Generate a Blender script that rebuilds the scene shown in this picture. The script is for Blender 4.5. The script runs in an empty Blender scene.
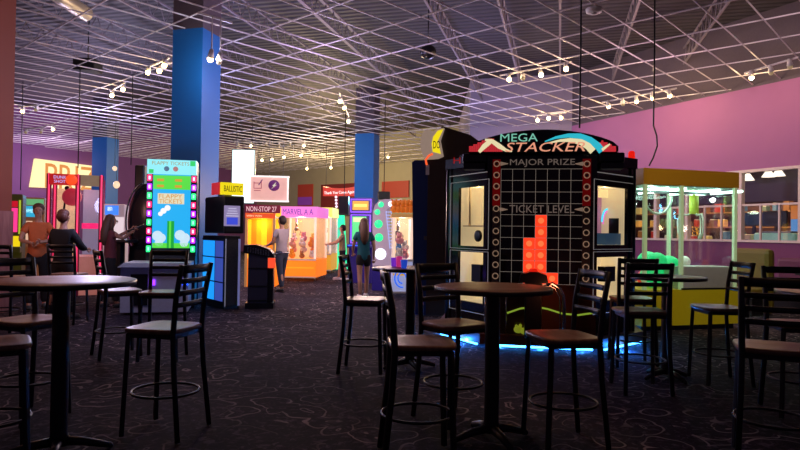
import bpy, bmesh, math, random
from mathutils import Vector, Matrix
R = math.radians; PI = math.pi
random.seed(7)
C = bpy.context.scene.collection
sc = bpy.context.scene

# ------------------------------------------------------------------ camera
FPX, H, PITCH, ROLL = 620.0, 1.40, 0.0122, 0.0146
fw = Vector((0, math.cos(PITCH), math.sin(PITCH)))
r0 = Vector((1, 0, 0)); u0 = r0.cross(fw)
rt = r0*math.cos(ROLL) + u0*math.sin(ROLL)
up = u0*math.cos(ROLL) - r0*math.sin(ROLL)
EYE = Vector((0, 0, H))
cd = bpy.data.cameras.new('camera'); cam = bpy.data.objects.new('camera', cd); C.objects.link(cam)
cd.sensor_width = 36; cd.lens = FPX/800*36; cd.clip_end = 200; cd.clip_start = 0.05
M = Matrix((rt, up, -fw)).transposed().to_4x4(); M.translation = EYE
cam.matrix_world = M
sc.camera = cam
def ray(px, py): return fw + rt*((px-400)/FPX) + up*((225-py)/FPX)
def onz(px, py, z=0.0):
    d = ray(px, py); return EYE + d*((z-H)/d.z)
def ony(px, py, Y):
    d = ray(px, py); return EYE + d*(Y/d.y)

# ------------------------------------------------------------------ view
sc.view_settings.view_transform = 'Standard'; sc.view_settings.look = 'None'
sc.view_settings.gamma = 1; sc.view_settings.use_curve_mapping = False
sc.view_settings.exposure = 0.12

# ------------------------------------------------------------------ materials
def lin(c):
    if isinstance(c, str):
        c = [int(c[i:i+2], 16)/255 for i in (0, 2, 4)]
        c = [x/12.92 if x <= .04045 else ((x+.055)/1.055)**2.4 for x in c]
    return (*c, 1)
MATS = {}
def mat(name, col, rough=.5, metal=0, vary=.12, scale=18, emit=None, es=0, bump=0, spec=.5, coat=0):
    if name in MATS: return MATS[name]
    m = bpy.data.materials.new(name); m.use_nodes = True; n = m.node_tree.nodes; l = m.node_tree.links
    b = n['Principled BSDF']; col = lin(col)
    b.inputs['Roughness'].default_value = rough; b.inputs['Metallic'].default_value = metal
    b.inputs['Specular IOR Level'].default_value = spec
    b.inputs['Coat Weight'].default_value = coat
    tc = n.new('ShaderNodeTexCoord'); nz = n.new('ShaderNodeTexNoise'); nz.inputs['Scale'].default_value = scale
    nz.inputs['Detail'].default_value = 4
    l.new(tc.outputs['Object'], nz.inputs['Vector'])
    mx = n.new('ShaderNodeMix'); mx.data_type = 'RGBA'
    mx.inputs[6].default_value = [c*(1-vary) for c in col[:3]]+[1]
    mx.inputs[7].default_value = [min(1, c*(1+vary)) for c in col[:3]]+[1]
    l.new(nz.outputs['Fac'], mx.inputs[0]); l.new(mx.outputs[2], b.inputs['Base Color'])
    if emit is not None:
        b.inputs['Emission Color'].default_value = lin(emit); b.inputs['Emission Strength'].default_value = es
    if bump:
        bp = n.new('ShaderNodeBump'); bp.inputs['Strength'].default_value = bump
        l.new(nz.outputs['Fac'], bp.inputs['Height']); l.new(bp.outputs[0], b.inputs['Normal'])
    MATS[name] = m; return m
def glow(name, col, es=1.0): return mat(name, (.02, .02, .02), .3, emit=col, es=es)
def glass(name, tint='ffffff', refl=.12):
    if name in MATS: return MATS[name]
    m = bpy.data.materials.new(name); m.use_nodes = True; n = m.node_tree.nodes; l = m.node_tree.links
    n.clear(); o = n.new('ShaderNodeOutputMaterial'); t = n.new('ShaderNodeBsdfTransparent'); g = n.new('ShaderNodeBsdfGlossy')
    t.inputs[0].default_value = lin(tint); g.inputs['Roughness'].default_value = .03
    ge = n.new('ShaderNodeNewGeometry'); dt = n.new('ShaderNodeVectorMath'); dt.operation = 'DOT_PRODUCT'
    l.new(ge.outputs['Incoming'], dt.inputs[0]); l.new(ge.outputs['Normal'], dt.inputs[1])
    def mth(op, a, b=None):
        q = n.new('ShaderNodeMath'); q.operation = op; l.new(a, q.inputs[0])
        if b is not None: q.inputs[1].default_value = b
        return q.outputs[0]
    iv = n.new('ShaderNodeMath'); iv.operation = 'SUBTRACT'; iv.inputs[0].default_value = 1; l.new(mth('ABSOLUTE', dt.outputs['Value']), iv.inputs[1])
    fo = mth('ADD', mth('MULTIPLY', mth('POWER', iv.outputs[0], 5), .7), refl*.4)
    mx = n.new('ShaderNodeMixShader'); l.new(fo, mx.inputs[0]); l.new(t.outputs[0], mx.inputs[1]); l.new(g.outputs[0], mx.inputs[2])
    l.new(mx.outputs[0], o.inputs[0]); MATS[name] = m; return m

def ramp(n, stops):
    r = n.new('ShaderNodeValToRGB'); e = r.color_ramp.elements
    e[0].position, e[0].color = stops[0][0], lin(stops[0][1])
    e[1].position, e[1].color = stops[-1][0], lin(stops[-1][1])
    for p, c in stops[1:-1]:
        x = e.new(p); x.color = lin(c)
    return r
def carpet():
    m = bpy.data.materials.new('carpet'); m.use_nodes = True; n = m.node_tree.nodes; l = m.node_tree.links
    b = n['Principled BSDF']; b.inputs['Roughness'].default_value = .95; b.inputs['Specular IOR Level'].default_value = .15
    tc = n.new('ShaderNodeTexCoord')
    nz = n.new('ShaderNodeTexNoise'); nz.inputs['Scale'].default_value = 1.7; nz.inputs['Detail'].default_value = 2
    l.new(tc.outputs['Object'], nz.inputs['Vector'])
    add = n.new('ShaderNodeMix'); add.data_type = 'RGBA'; add.blend_type = 'ADD'; add.inputs[0].default_value = .55
    l.new(tc.outputs['Object'], add.inputs[6]); l.new(nz.outputs['Color'], add.inputs[7])
    v = n.new('ShaderNodeTexVoronoi'); v.feature = 'F1'; v.inputs['Scale'].default_value = 3.3
    l.new(add.outputs[2], v.inputs['Vector'])
    # swirl lines: rings round each voronoi centre
    ml = n.new('ShaderNodeMath'); ml.operation = 'MULTIPLY'; ml.inputs[1].default_value = 17
    sn = n.new('ShaderNodeMath'); sn.operation = 'SINE'
    l.new(v.outputs['Distance'], ml.inputs[0]); l.new(ml.outputs[0], sn.inputs[0])
    r1 = ramp(n, [(0, '000000'), (.90, '000000'), (.96, 'ffffff')]); l.new(sn.outputs[0], r1.inputs[0])
    nz2 = n.new('ShaderNodeTexNoise'); nz2.inputs['Scale'].default_value = 1.1
    l.new(tc.outputs['Object'], nz2.inputs['Vector'])
    r2 = ramp(n, [(.40, '000000'), (.58, 'ffffff')]); l.new(nz2.outputs['Fac'], r2.inputs[0])
    mm = n.new('ShaderNodeMath'); mm.operation = 'MULTIPLY'; l.new(r1.outputs[0], mm.inputs[0]); l.new(r2.outputs[0], mm.inputs[1])
    nz3 = n.new('ShaderNodeTexNoise'); nz3.inputs['Scale'].default_value = 16; nz3.inputs['Detail'].default_value = 8; nz3.inputs['Distortion'].default_value = 1.2
    l.new(tc.outputs['Object'], nz3.inputs['Vector'])
    r3 = ramp(n, [(.35, (.010, .008, .013)), (.55, (.022, .016, .026)), (.66, (.085, .062, .09))]); l.new(nz3.outputs['Fac'], r3.inputs[0])
    mx = n.new('ShaderNodeMix'); mx.data_type = 'RGBA'; mx.inputs[7].default_value = (.27, .215, .23, 1)
    l.new(mm.outputs[0], mx.inputs[0]); l.new(r3.outputs[0], mx.inputs[6]); l.new(mx.outputs[2], b.inputs['Base Color'])
    bp = n.new('ShaderNodeBump'); bp.inputs['Strength'].default_value = .5
    nz4 = n.new('ShaderNodeTexNoise'); nz4.inputs['Scale'].default_value = 60
    l.new(tc.outputs['Object'], nz4.inputs['Vector']); l.new(nz4.outputs['Fac'], bp.inputs['Height']); l.new(bp.outputs[0], b.inputs['Normal'])
    return m
def wood(name, c1, c2, rough=.35, scale=3, coat=0.3):
    m = bpy.data.materials.new(name); m.use_nodes = True; n = m.node_tree.nodes; l = m.node_tree.links
    b = n['Principled BSDF']; b.inputs['Roughness'].default_value = rough; b.inputs['Coat Weight'].default_value = coat; b.inputs['Specular IOR Level'].default_value = .18
    b.inputs['Coat Roughness'].default_value = .25
    tc = n.new('ShaderNodeTexCoord'); mp = n.new('ShaderNodeMapping'); mp.inputs['Scale'].default_value = (1, 7, 1)
    w = n.new('ShaderNodeTexNoise'); w.inputs['Scale'].default_value = scale; w.inputs['Detail'].default_value = 6
    w.inputs['Distortion'].default_value = .6
    l.new(tc.outputs['Object'], mp.inputs[0]); l.new(mp.outputs[0], w.inputs['Vector'])
    r = ramp(n, [(.35, c1), (.65, c2)]); l.new(w.outputs['Fac'], r.inputs[0]); l.new(r.outputs[0], b.inputs['Base Color'])
    MATS[name] = m; return m
def deckmat():
    m = bpy.data.materials.new('roof_deck'); m.use_nodes = True; n = m.node_tree.nodes; l = m.node_tree.links
    b = n['Principled BSDF']; b.inputs['Roughness'].default_value = .7
    tc = n.new('ShaderNodeTexCoord'); mp = n.new('ShaderNodeMapping'); mp.inputs['Rotation'].default_value = (0, 0, R(14.5))
    w = n.new('ShaderNodeTexWave'); w.inputs['Scale'].default_value = 1.2; w.bands_direction = 'Y'; w.inputs['Distortion'].default_value = 0
    l.new(tc.outputs['Object'], mp.inputs[0]); l.new(mp.outputs[0], w.inputs['Vector'])
    r = ramp(n, [(.1, (.028, .024, .03)), (.4, (.075, .064, .078))]); l.new(w.outputs['Fac'], r.inputs[0]); l.new(r.outputs[0], b.inputs['Base Color'])
    bp = n.new('ShaderNodeBump'); bp.inputs['Strength'].default_value = .8; bp.inputs['Distance'].default_value = .04
    l.new(w.outputs['Fac'], bp.inputs['Height']); l.new(bp.outputs[0], b.inputs['Normal'])
    return m

# ------------------------------------------------------------------ mesh builder
class MB:
    def __init__(s): s.v = []; s.f = []; s.m = []; s.sm = []; s.ml = []
    def mi(s, m):
        if m not in s.ml: s.ml.append(m)
        return s.ml.index(m)
    def add(s, vs, fs, m, smooth=False, X=None):
        b = len(s.v); k = s.mi(m)
        s.v += [tuple(X @ Vector(v)) if X else tuple(v) for v in vs]
        for f in fs: s.f.append([b+i for i in f]); s.m.append(k); s.sm.append(smooth)
        return s
    def box(s, c, d, m, rz=0, X=None, bev=0):
        x, y, z = [q/2 for q in d]; T = Matrix.Translation(c) @ Matrix.Rotation(rz, 4, 'Z')
        if X: T = X @ T
        if bev <= 0:
            vs = [(sx*x, sy*y, sz*z) for sz in (-1, 1) for sy in (-1, 1) for sx in (-1, 1)]
            return s.add(vs, [(0, 2, 3, 1), (4, 5, 7, 6), (0, 1, 5, 4), (2, 6, 7, 3), (0, 4, 6, 2), (1, 3, 7, 5)], m, X=T)
        bm = bmesh.new(); bmesh.ops.create_cube(bm, size=1)
        bmesh.ops.scale(bm, vec=(2*x, 2*y, 2*z), verts=bm.verts)
        bmesh.ops.bevel(bm, geom=bm.edges[:], offset=bev, segments=2, affect='EDGES', profile=.5)
        bm.verts.index_update()
        s.add([v.co[:] for v in bm.verts], [[v.index for v in f.verts] for f in bm.faces], m, X=T); bm.free(); return s
    def tube(s, pts, r, m, n=8, closed=False, cap=True):
        pts = [Vector(p) for p in pts]; N = len(pts); rs = r if isinstance(r, (list, tuple)) else [r]*N
        vs = []; prev = None
        for i, p in enumerate(pts):
            if closed: t = pts[(i+1) % N]-pts[i-1]
            else: t = pts[min(i+1, N-1)]-pts[max(i-1, 0)]
            t.normalize()
            if prev is None:
                a = Vector((0, 0, 1)) if abs(t.z) < .9 else Vector((1, 0, 0))
                prev = t.cross(a).normalized()
            else: prev = (prev - t*prev.dot(t)).normalized()
            q = t.cross(prev)
            for k in range(n):
                an = 2*PI*k/n; vs.append(p + (prev*math.cos(an)+q*math.sin(an))*rs[i])
        fs = []
        for i in range(N if closed else N-1):
            j = (i+1) % N
            for k in range(n): fs.append((i*n+k, i*n+(k+1) % n, j*n+(k+1) % n, j*n+k))
        if cap and not closed: fs += [tuple(range(n))[::-1], tuple((N-1)*n+k for k in range(n))]
        return s.add(vs, fs, m, True)
    def cyl(s, a, b, r, m, n=20, r2=None): return s.tube([a, b], [r, r if r2 is None else r2], m, n)
    def lathe(s, prof, m, n=28, X=None, smooth=True):
        vs = []; fs = []
        for (r, z) in prof:
            for k in range(n): vs.append((r*math.cos(2*PI*k/n), r*math.sin(2*PI*k/n), z))
        for i in range(len(prof)-1):
            for k in range(n): fs.append((i*n+k, i*n+(k+1) % n, (i+1)*n+(k+1) % n, (i+1)*n+k))
        fs += [tuple(range(n))[::-1], tuple((len(prof)-1)*n+k for k in range(n))]
        return s.add(vs, fs, m, smooth, X)
    def ball(s, c, r, m, n=12, X=None):
        r = r if isinstance(r, (list, tuple)) else (r, r, r); vs = []; fs = []; k2 = n//2
        vs.append((c[0], c[1], c[2]-r[2]))
        for i in range(1, k2):
            a = -PI/2+PI*i/k2
            for k in range(n): vs.append((c[0]+r[0]*math.cos(a)*math.cos(2*PI*k/n), c[1]+r[1]*math.cos(a)*math.sin(2*PI*k/n), c[2]+r[2]*math.sin(a)))
        vs.append((c[0], c[1], c[2]+r[2])); t = len(vs)-1
        for k in range(n): fs.append((0, 1+(k+1) % n, 1+k)); fs.append((t, t-n+k, t-n+(k+1) % n))
        for i in range(k2-2):
            for k in range(n): a = 1+i*n; fs.append((a+k, a+(k+1) % n, a+n+(k+1) % n, a+n+k))
        return s.add(vs, fs, m, True, X)
    def prism(s, poly, y0, y1, m, X=None, smooth=False):   # polygon in XZ, extruded along Y; counter-clockwise seen from -Y
        n = len(poly)
        vs = [(x, y0, z) for x, z in poly]+[(x, y1, z) for x, z in poly]
        fs = [tuple(range(n)), tuple(range(2*n-1, n-1, -1))]+[(i, n+i, n+(i+1) % n, (i+1) % n) for i in range(n)]
        return s.add(vs, fs, m, smooth, X)
    def slab(s, poly, z0, z1, m, X=None):    # polygon in XY, extruded along Z
        n = len(poly)
        vs = [(x, y, z0) for x, y in poly]+[(x, y, z1) for x, y in poly]
        fs = [tuple(range(n))[::-1], tuple(range(n, 2*n))]+[(i, (i+1) % n, n+(i+1) % n, n+i) for i in range(n)]
        return s.add(vs, fs, m, False, X)
    def quad(s, a, b, c, d, m): return s.add([a, b, c, d], [(0, 1, 2, 3)], m)
    def front(s, x0, x1, z0, z1, y, m):      # thin face looking to -Y
        return s.box(((x0+x1)/2, y, (z0+z1)/2), (x1-x0, .004, z1-z0), m)
    def build(s, name, parent=None, loc=None, rz=0):
        me = bpy.data.meshes.new(name); me.from_pydata(s.v, [], s.f)
        for m in s.ml: me.materials.append(m)
        me.polygons.foreach_set('material_index', s.m); me.polygons.foreach_set('use_smooth', s.sm)
        bm = bmesh.new(); bm.from_mesh(me); bmesh.ops.recalc_face_normals(bm, faces=bm.faces); bm.to_mesh(me); bm.free()
        o = bpy.data.objects.new(name, me); C.objects.link(o)
        if parent: o.parent = parent
        if loc is not None: o.location = loc
        o.rotation_euler[2] = rz
        return o
def tag(o, label=None, cat=None, group=None, kind=None):
    if label: o['label'] = label
    if cat: o['category'] = cat
    if group: o['group'] = group
    if kind: o['kind'] = kind
    return o
def thing(name, label, cat, loc, rz=0, group=None):
    o = bpy.data.objects.new(name, None); C.objects.link(o); o.empty_display_size = .1
    o.location = (loc[0], loc[1], loc[2] if len(loc) > 2 else 0); o.rotation_euler[2] = rz
    return tag(o, label, cat, group)
def dup(root, loc, rz, label=None, group=None):
    r = root.copy(); C.objects.link(r); r.location = loc; r.rotation_euler = (0, 0, rz)
    if label: r['label'] = label
    if group: r['group'] = group
    for ch in list(root.children):
        c = ch.copy(); C.objects.link(c); c.parent = r
        for g in ch.children:
            d = g.copy(); C.objects.link(d); d.parent = c
    return r
def text(name, s, m, parent, loc, w, h, ext=.004, rx=PI/2, rz=0, shear=0, loc_y=None):
    cu = bpy.data.curves.new(name, 'FONT'); cu.body = s; cu.extrude = 0; cu.align_x = 'CENTER'; cu.align_y = 'CENTER'; cu.shear = shear
    cu.offset = .0; cu.resolution_u = 3
    t = bpy.data.objects.new(name, cu); C.objects.link(t)
    dg = bpy.context.evaluated_depsgraph_get(); me = bpy.data.meshes.new_from_object(t.evaluated_get(dg))
    bpy.data.objects.remove(t)
    xs = [v.co.x for v in me.vertices]; ys = [v.co.y for v in me.vertices]
    cx, cy = (min(xs)+max(xs))/2, (min(ys)+max(ys))/2; sx = w/(max(xs)-min(xs)); sy = h/(max(ys)-min(ys))
    for v in me.vertices: v.co.x = (v.co.x-cx)*sx; v.co.y = (v.co.y-cy)*sy
    bm = bmesh.new(); bm.from_mesh(me)
    bmesh.ops.dissolve_limit(bm, angle_limit=.02, verts=bm.verts, edges=bm.edges)
    r = bmesh.ops.extrude_face_region(bm, geom=bm.faces[:])
    bmesh.ops.translate(bm, vec=(0, 0, ext), verts=[v for v in r['geom'] if isinstance(v, bmesh.types.BMVert)])
    bmesh.ops.recalc_face_normals(bm, faces=bm.faces)
    bm.to_mesh(me); bm.free()
    me.materials.clear(); me.materials.append(m)
    o = bpy.data.objects.new(name, me); C.objects.link(o)
    if parent: o.parent = parent
    o.location = loc; o.rotation_euler = (rx, 0, rz)
    return o
def light(kind, name, loc, power, col, size=.1, rot=None, spot=None, parent=None):
    ld = bpy.data.lights.new(name, kind); ld.energy = power; ld.color = lin(col)[:3]
    if kind == 'AREA': ld.size = size
    else: ld.shadow_soft_size = size
    if spot: ld.spot_size = spot; ld.spot_blend = .6
    o = bpy.data.objects.new(name, ld); C.objects.link(o); o.location = loc
    if rot: o.rotation_euler = rot
    if parent: o.parent = parent
    return o
def aim(o, target):
    d = Vector(target)-o.location; o.rotation_euler = d.to_track_quat('-Z', 'Y').to_euler(); return o

black = mat('black_metal', (.012, .011, .012), .42)
blackp = mat('black_plastic', (.010, .010, .012), .3)
satin = mat('dark_laminate', (.016, .014, .018), .22)
chrome = mat('chrome', (.6, .6, .62), .15, 1)
steel = mat('grey_steel', (.18, .18, .2), .35, .8)
white = mat('white_paint', (.72, .7, .68), .5)
woodtop = wood('table_wood', (.22, .09, .04), (.36, .17, .08), .36, 3, .05)
seatwood = wood('seat_wood', (.24, .12, .07), (.36, .19, .12), .34, 4, .1)
edgeband = mat('dark_edge_band', (.02, .014, .012), .4)
paneglass = glass('clear_glass')

# ------------------------------------------------------------------ setting
HC = 5.3
dirA = Vector((562, 622, 0)).normalized(); dirB = Vector((-688, 622, 0)).normalized()
thS = R(14.5); dirS = Vector((math.sin(thS), math.cos(thS), 0)); dirT = Vector((math.cos(thS), -math.sin(thS), 0))
def isect(p, d, q, e):   # 2D
    den = d.x*e.y-d.y*e.x; t = ((q.x-p.x)*e.y-(q.y-p.y)*e.x)/den; return Vector((p.x+d.x*t, p.y+d.y*t, 0))
cp = lambda px, py: Vector((*onz(px, py, HC)[:2], 0))
L1, L2 = cp(12, 143), cp(118, 156); F1, F2 = cp(300, 170), cp(412, 162)
G1, G2 = cp(470, 128), cp(572, 124.5); W2 = cp(800, 75)
cornerLF = isect(L1, L2-L1, F1, F2-F1)
Lstart = L1 - (L2-L1).normalized()*14
Rend = W2 - (G2-W2).normalized()*9
cornerFG = F2 + (F2-F1).normalized()*3
floor = MB().slab([(-32, -4), (18, -4), (18, 50), (-32, 50)], -.1, 0, carpet()).build('floor'); tag(floor, kind='structure')
WH = 7.1
def wall(name, pts, m, z0=0, z1=WH, th=.15, side=1, kind='structure'):
    mb = MB()
    for a, b in zip(pts[:-1], pts[1:]):
        d = (b-a); n = Vector((-d.y, d.x, 0)).normalized()*th*side
        poly = [a, b, b+n, a+n]
        mb.slab([(p.x, p.y) for p in poly], z0, z1, m)
    o = mb.build(name); tag(o, kind=kind); return o
purple = mat('purple_wall_paint', (.20, .07, .22), .7, vary=.08, scale=2)
pink = mat('orchid_wall_paint', (.42, .15, .33), .7, vary=.06, scale=1.5)
plum = mat('plum_wall_paint', (.20, .04, .13), .6, vary=.06, scale=2)
beige = mat('olive_beige_wall_paint', (.38, .34, .22), .7, vary=.08, scale=2)
greyw = mat('lilac_grey_wall_paint', (.36, .31, .42), .75, vary=.08, scale=1)
wall('wall_left', [Lstart, cornerLF], purple, side=1)
wall('wall_back', [cornerLF, cornerFG], beige, side=1)
wall('wall_return', [cornerFG, G1], greyw, side=1)
wall('wall_rear', [G1, G2], greyw, side=1)
upperc = mat('grey_column_upper', (.12, .09, .11), .7)
# right wall with its long internal window
wd = (W2-G2).normalized(); wn = Vector((-wd.y, wd.x, 0))    # wn points out of the room
def wallpt(px):    # where the sight line through column px meets the right wall (ground plan)
    d = ray(px, 238); q = isect(Vector((0, 0, 0)), Vector((d.x, d.y, 0)), G2, wd); return q
wp0 = wallpt(632)
def wz(px, py):
    q = wallpt(px); return ony(px, py, q.y).z
z_sill, z_head = wz(790, 240.5), wz(790, 166)
Wend = Rend
mb = MB()
def wslab(a, b, z0, z1, m, off0=0, off1=.15):
    mb.slab([((a+wn*off0).x, (a+wn*off0).y), ((b+wn*off0).x, (b+wn*off0).y), ((b+wn*off1).x, (b+wn*off1).y), ((a+wn*off1).x, (a+wn*off1).y)], z0, z1, m)
wslab(G2, wp0, 0, HC-.05, pink); wslab(wp0, Wend, z_head, HC-.05, pink); wslab(wp0, Wend, 0, z_sill, plum)
wslab(G2, Wend, HC-.05, WH, upperc)
tag(mb.build('wall_right'), kind='structure')
trimc = mat('cream_window_trim', (.8, .66, .58), .5)
zm = wz(790, 203.5)
mb = MB()
wslab(wp0, Wend, z_sill-.06, z_sill, trimc, -.05, .15); wslab(wp0, Wend, z_head-.07, z_head, trimc, -.02, .15)
tag(mb.build('trim_1'), kind='structure')
mull = [655, 686, 739.5, 757.5, 800, 828]
for i in range(len(mull)):
    mb = MB(); a = wallpt(mull[i]); 
    if i == 3: continue
    wslab(a-wd*.05, a+wd*.05, z_sill, z_head-.07, trimc, -.01, .13)
    tag(mb.build('trim_%d' % (i+2)), kind='structure')
k = 1
for a, b in ((655, 686), (686, 739.5), (739.5, 800), (800, 828)):
    A, B = wallpt(a)+wd*.05, wallpt(b)-wd*.05
    mb = MB(); wslab(A, B, zm-.025, zm+.025, trimc, .02, .09)
    n = 3 if (b-a) > 40 else 2
    for j in range(1, n):
        q = A+(B-A)*j/n; wslab(q-wd*.02, q+wd*.02, z_sill, zm-.025, trimc, .03, .08)
    fr = mb.build('window_%d' % k); tag(fr, kind='structure'); k += 1
    mb = MB(); wslab(A, B, z_sill, z_head-.07, paneglass, .052, .058); mb.build('pane', fr)
# room seen through the window
back = mat('brown_room_wall', (.10, .045, .05), .7)
mb = MB(); off = 5.0
wslab(wp0-wd*6, Wend, 0, 4.4, back, off, off+.1); tag(mb.build('wall_kitchen'), kind='structure')
mb = MB(); wslab(wp0-wd*6, Wend, 4.4, 4.5, mat('dark_soffit', (.05, .04, .05), .7), .16, off); tag(mb.build('ceiling_kitchen'), kind='structure')
def behind(px, d): 
    dr = ray(px, 238); return isect(Vector((0, 0, 0)), Vector((dr.x, dr.y, 0)), G2+wn*d, wd)
angW = math.atan2(wd.y, wd.x)

# deck and grid
deck = MB().slab([(-32, -4), (18, -4), (18, 50), (-32, 50)], WH, WH+.1, deckmat()).build('ceiling'); tag(deck, kind='structure')
gridm = mat('grid_metal', (.8, .74, .76), .5)
# room outline the grid is clipped to
outline = [Lstart, cornerLF, cornerFG, G1, G2, Wend, Vector((Wend.x, -3.5, 0)), Vector((Lstart.x, -3.5, 0))]
def clipline(p, d):
    ts = []
    n = len(outline)
    for i in range(n):
        a, b = outline[i], outline[(i+1) % n]; e = b-a; den = d.x*e.y-d.y*e.x
        if abs(den) < 1e-9: continue
        t = ((a.x-p.x)*e.y-(a.y-p.y)*e.x)/den; s = ((a.x-p.x)*d.y-(a.y-p.y)*d.x)/den
        if 0 <= s < 1: ts.append(t)
    ts.sort(); return [(ts[i], ts[i+1]) for i in range(0, len(ts)-1, 2)]
mb = MB(); CELL = .66
pA = cp(639.5, 0); nA = Vector((-dirA.y, dirA.x, 0)); pB = cp(800, 13.5); nB = Vector((-dirB.y, dirB.x, 0))
for (p0, d, nn, sp, rng) in ((pA, dirA, nA, CELL, 75), (pB, dirB, nB, CELL*2.05, 40)):
    for i in range(-rng, rng+1):
        p = p0+nn*sp*i
        for t0, t1 in clipline(p, d):
            if t1-t0 < .3: continue
            c = p+d*(t0+t1)/2; mb.box((c.x, c.y, HC+.015), (t1-t0, .018, .022), gridm, math.atan2(d.y, d.x))
tag(mb.build('ceiling_grid'), kind='structure')
# bar joists above the grid
joistm = mat('joist_paint', (.26, .22, .24), .6)
def joist(name, off, z, t0=2, t1=34, hgt=.45, w=.05):
    mb = MB(); o = dirT*off
    rz = math.atan2(dirS.y, dirS.x)
    c = o+dirS*((t0+t1)/2)
    for zz in (z, z+hgt): mb.box((c.x, c.y, zz), (t1-t0, w, .04), joistm, rz)
    n = int((t1-t0)/.5); 
    for i in range(n):
        a = o+dirS*(t0+.5*i); b = o+dirS*(t0+.5*i+.25); c2 = o+dirS*(t0+.5*i+.5)
        for q0, z0, q1, z1 in ((a, z, b, z+hgt), (b, z+hgt, c2, z)):
            mb.tube([(q0.x, q0.y, z0), (q1.x, q1.y, z1)], .011, joistm, 4)
    tag(mb.build(name), kind='structure')
jn = 20
def s_t(px, py, z):
    p = onz(px, py, z); return p.dot(dirT), p.dot(dirS)
for px in (300, 425, 498, 560, 640, 730, 215, 120, 20, -80):
    o_, _ = s_t(px, 0, 6.35)
    joist('trim_%d' % jn, o_, 6.35, 4, 21 if px > 450 else 31 if px > 100 else 27, w=.09 if px == 300 else .05); jn += 1
# girders across and duct
dt_ = thing('air_duct', 'pale round air duct above the ceiling grid near the top left corner', 'air duct', (0, 0, 0)); duct = MB()
a = onz(20, -30, 6.1); b = onz(86, 14, 6.1)
duct.tube([a, b], .16, mat('galvanised_duct', (.5, .42, .30), .4, .5), 20)
duct.build('pipe', dt_)
for f_ in (.2, .8):
    q = a.lerp(b, f_); MB().box((q.x, q.y, (6.1+WH)/2), (.04, .01, WH-6.1), steel).build('strap', dt_)

# columns
blue = mat('blue_column_paint', (.010, .16, .5), .45, vary=.05, scale=3)
blueL = blue
def column(name, c, w, m, split=HC, lower=None, zs=None):
    mb = MB(); 
    if lower: mb.box((0, 0, zs/2), (w+.04, w+.04, zs), lower)
    mb.box((0, 0, (split+(zs or 0))/2), (w, w, split-(zs or 0)), m)
    mb.box((0, 0, (WH+split)/2), (w, w, WH-split), upperc)
    o = mb.build(name, loc=(c.x, c.y, 0), rz=-thS); tag(o, kind='structure'); return o
def corner_col(name, px, py, w, m, zc=HC, **k):   # px of its front-right corner at grid height
    p = onz(px, py, zc); c = p - dirT*w/2 + dirS*w/2
    return column(name, Vector((c.x, c.y, 0)), w, m, **k)
corner_col('column_1', 203, 27.5, .66, blue)
corner_col('column_2', 107, 137, .74, blue)
corner_col('column_3', 374, 133.2, .78, blue)
rust = mat('rust_column_paint', (.30, .075, .04), .6, vary=.05, scale=3)
clad = wood('pale_cladding', (.34, .15, .14), (.46, .22, .20), .5, 2, 0)
p = onz(-17, 316); c = p-dirT*.5+dirS*.1
column('column_4', Vector((c.x-.02, c.y, 0)), .9, rust, lower=clad, zs=1.66)

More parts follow.
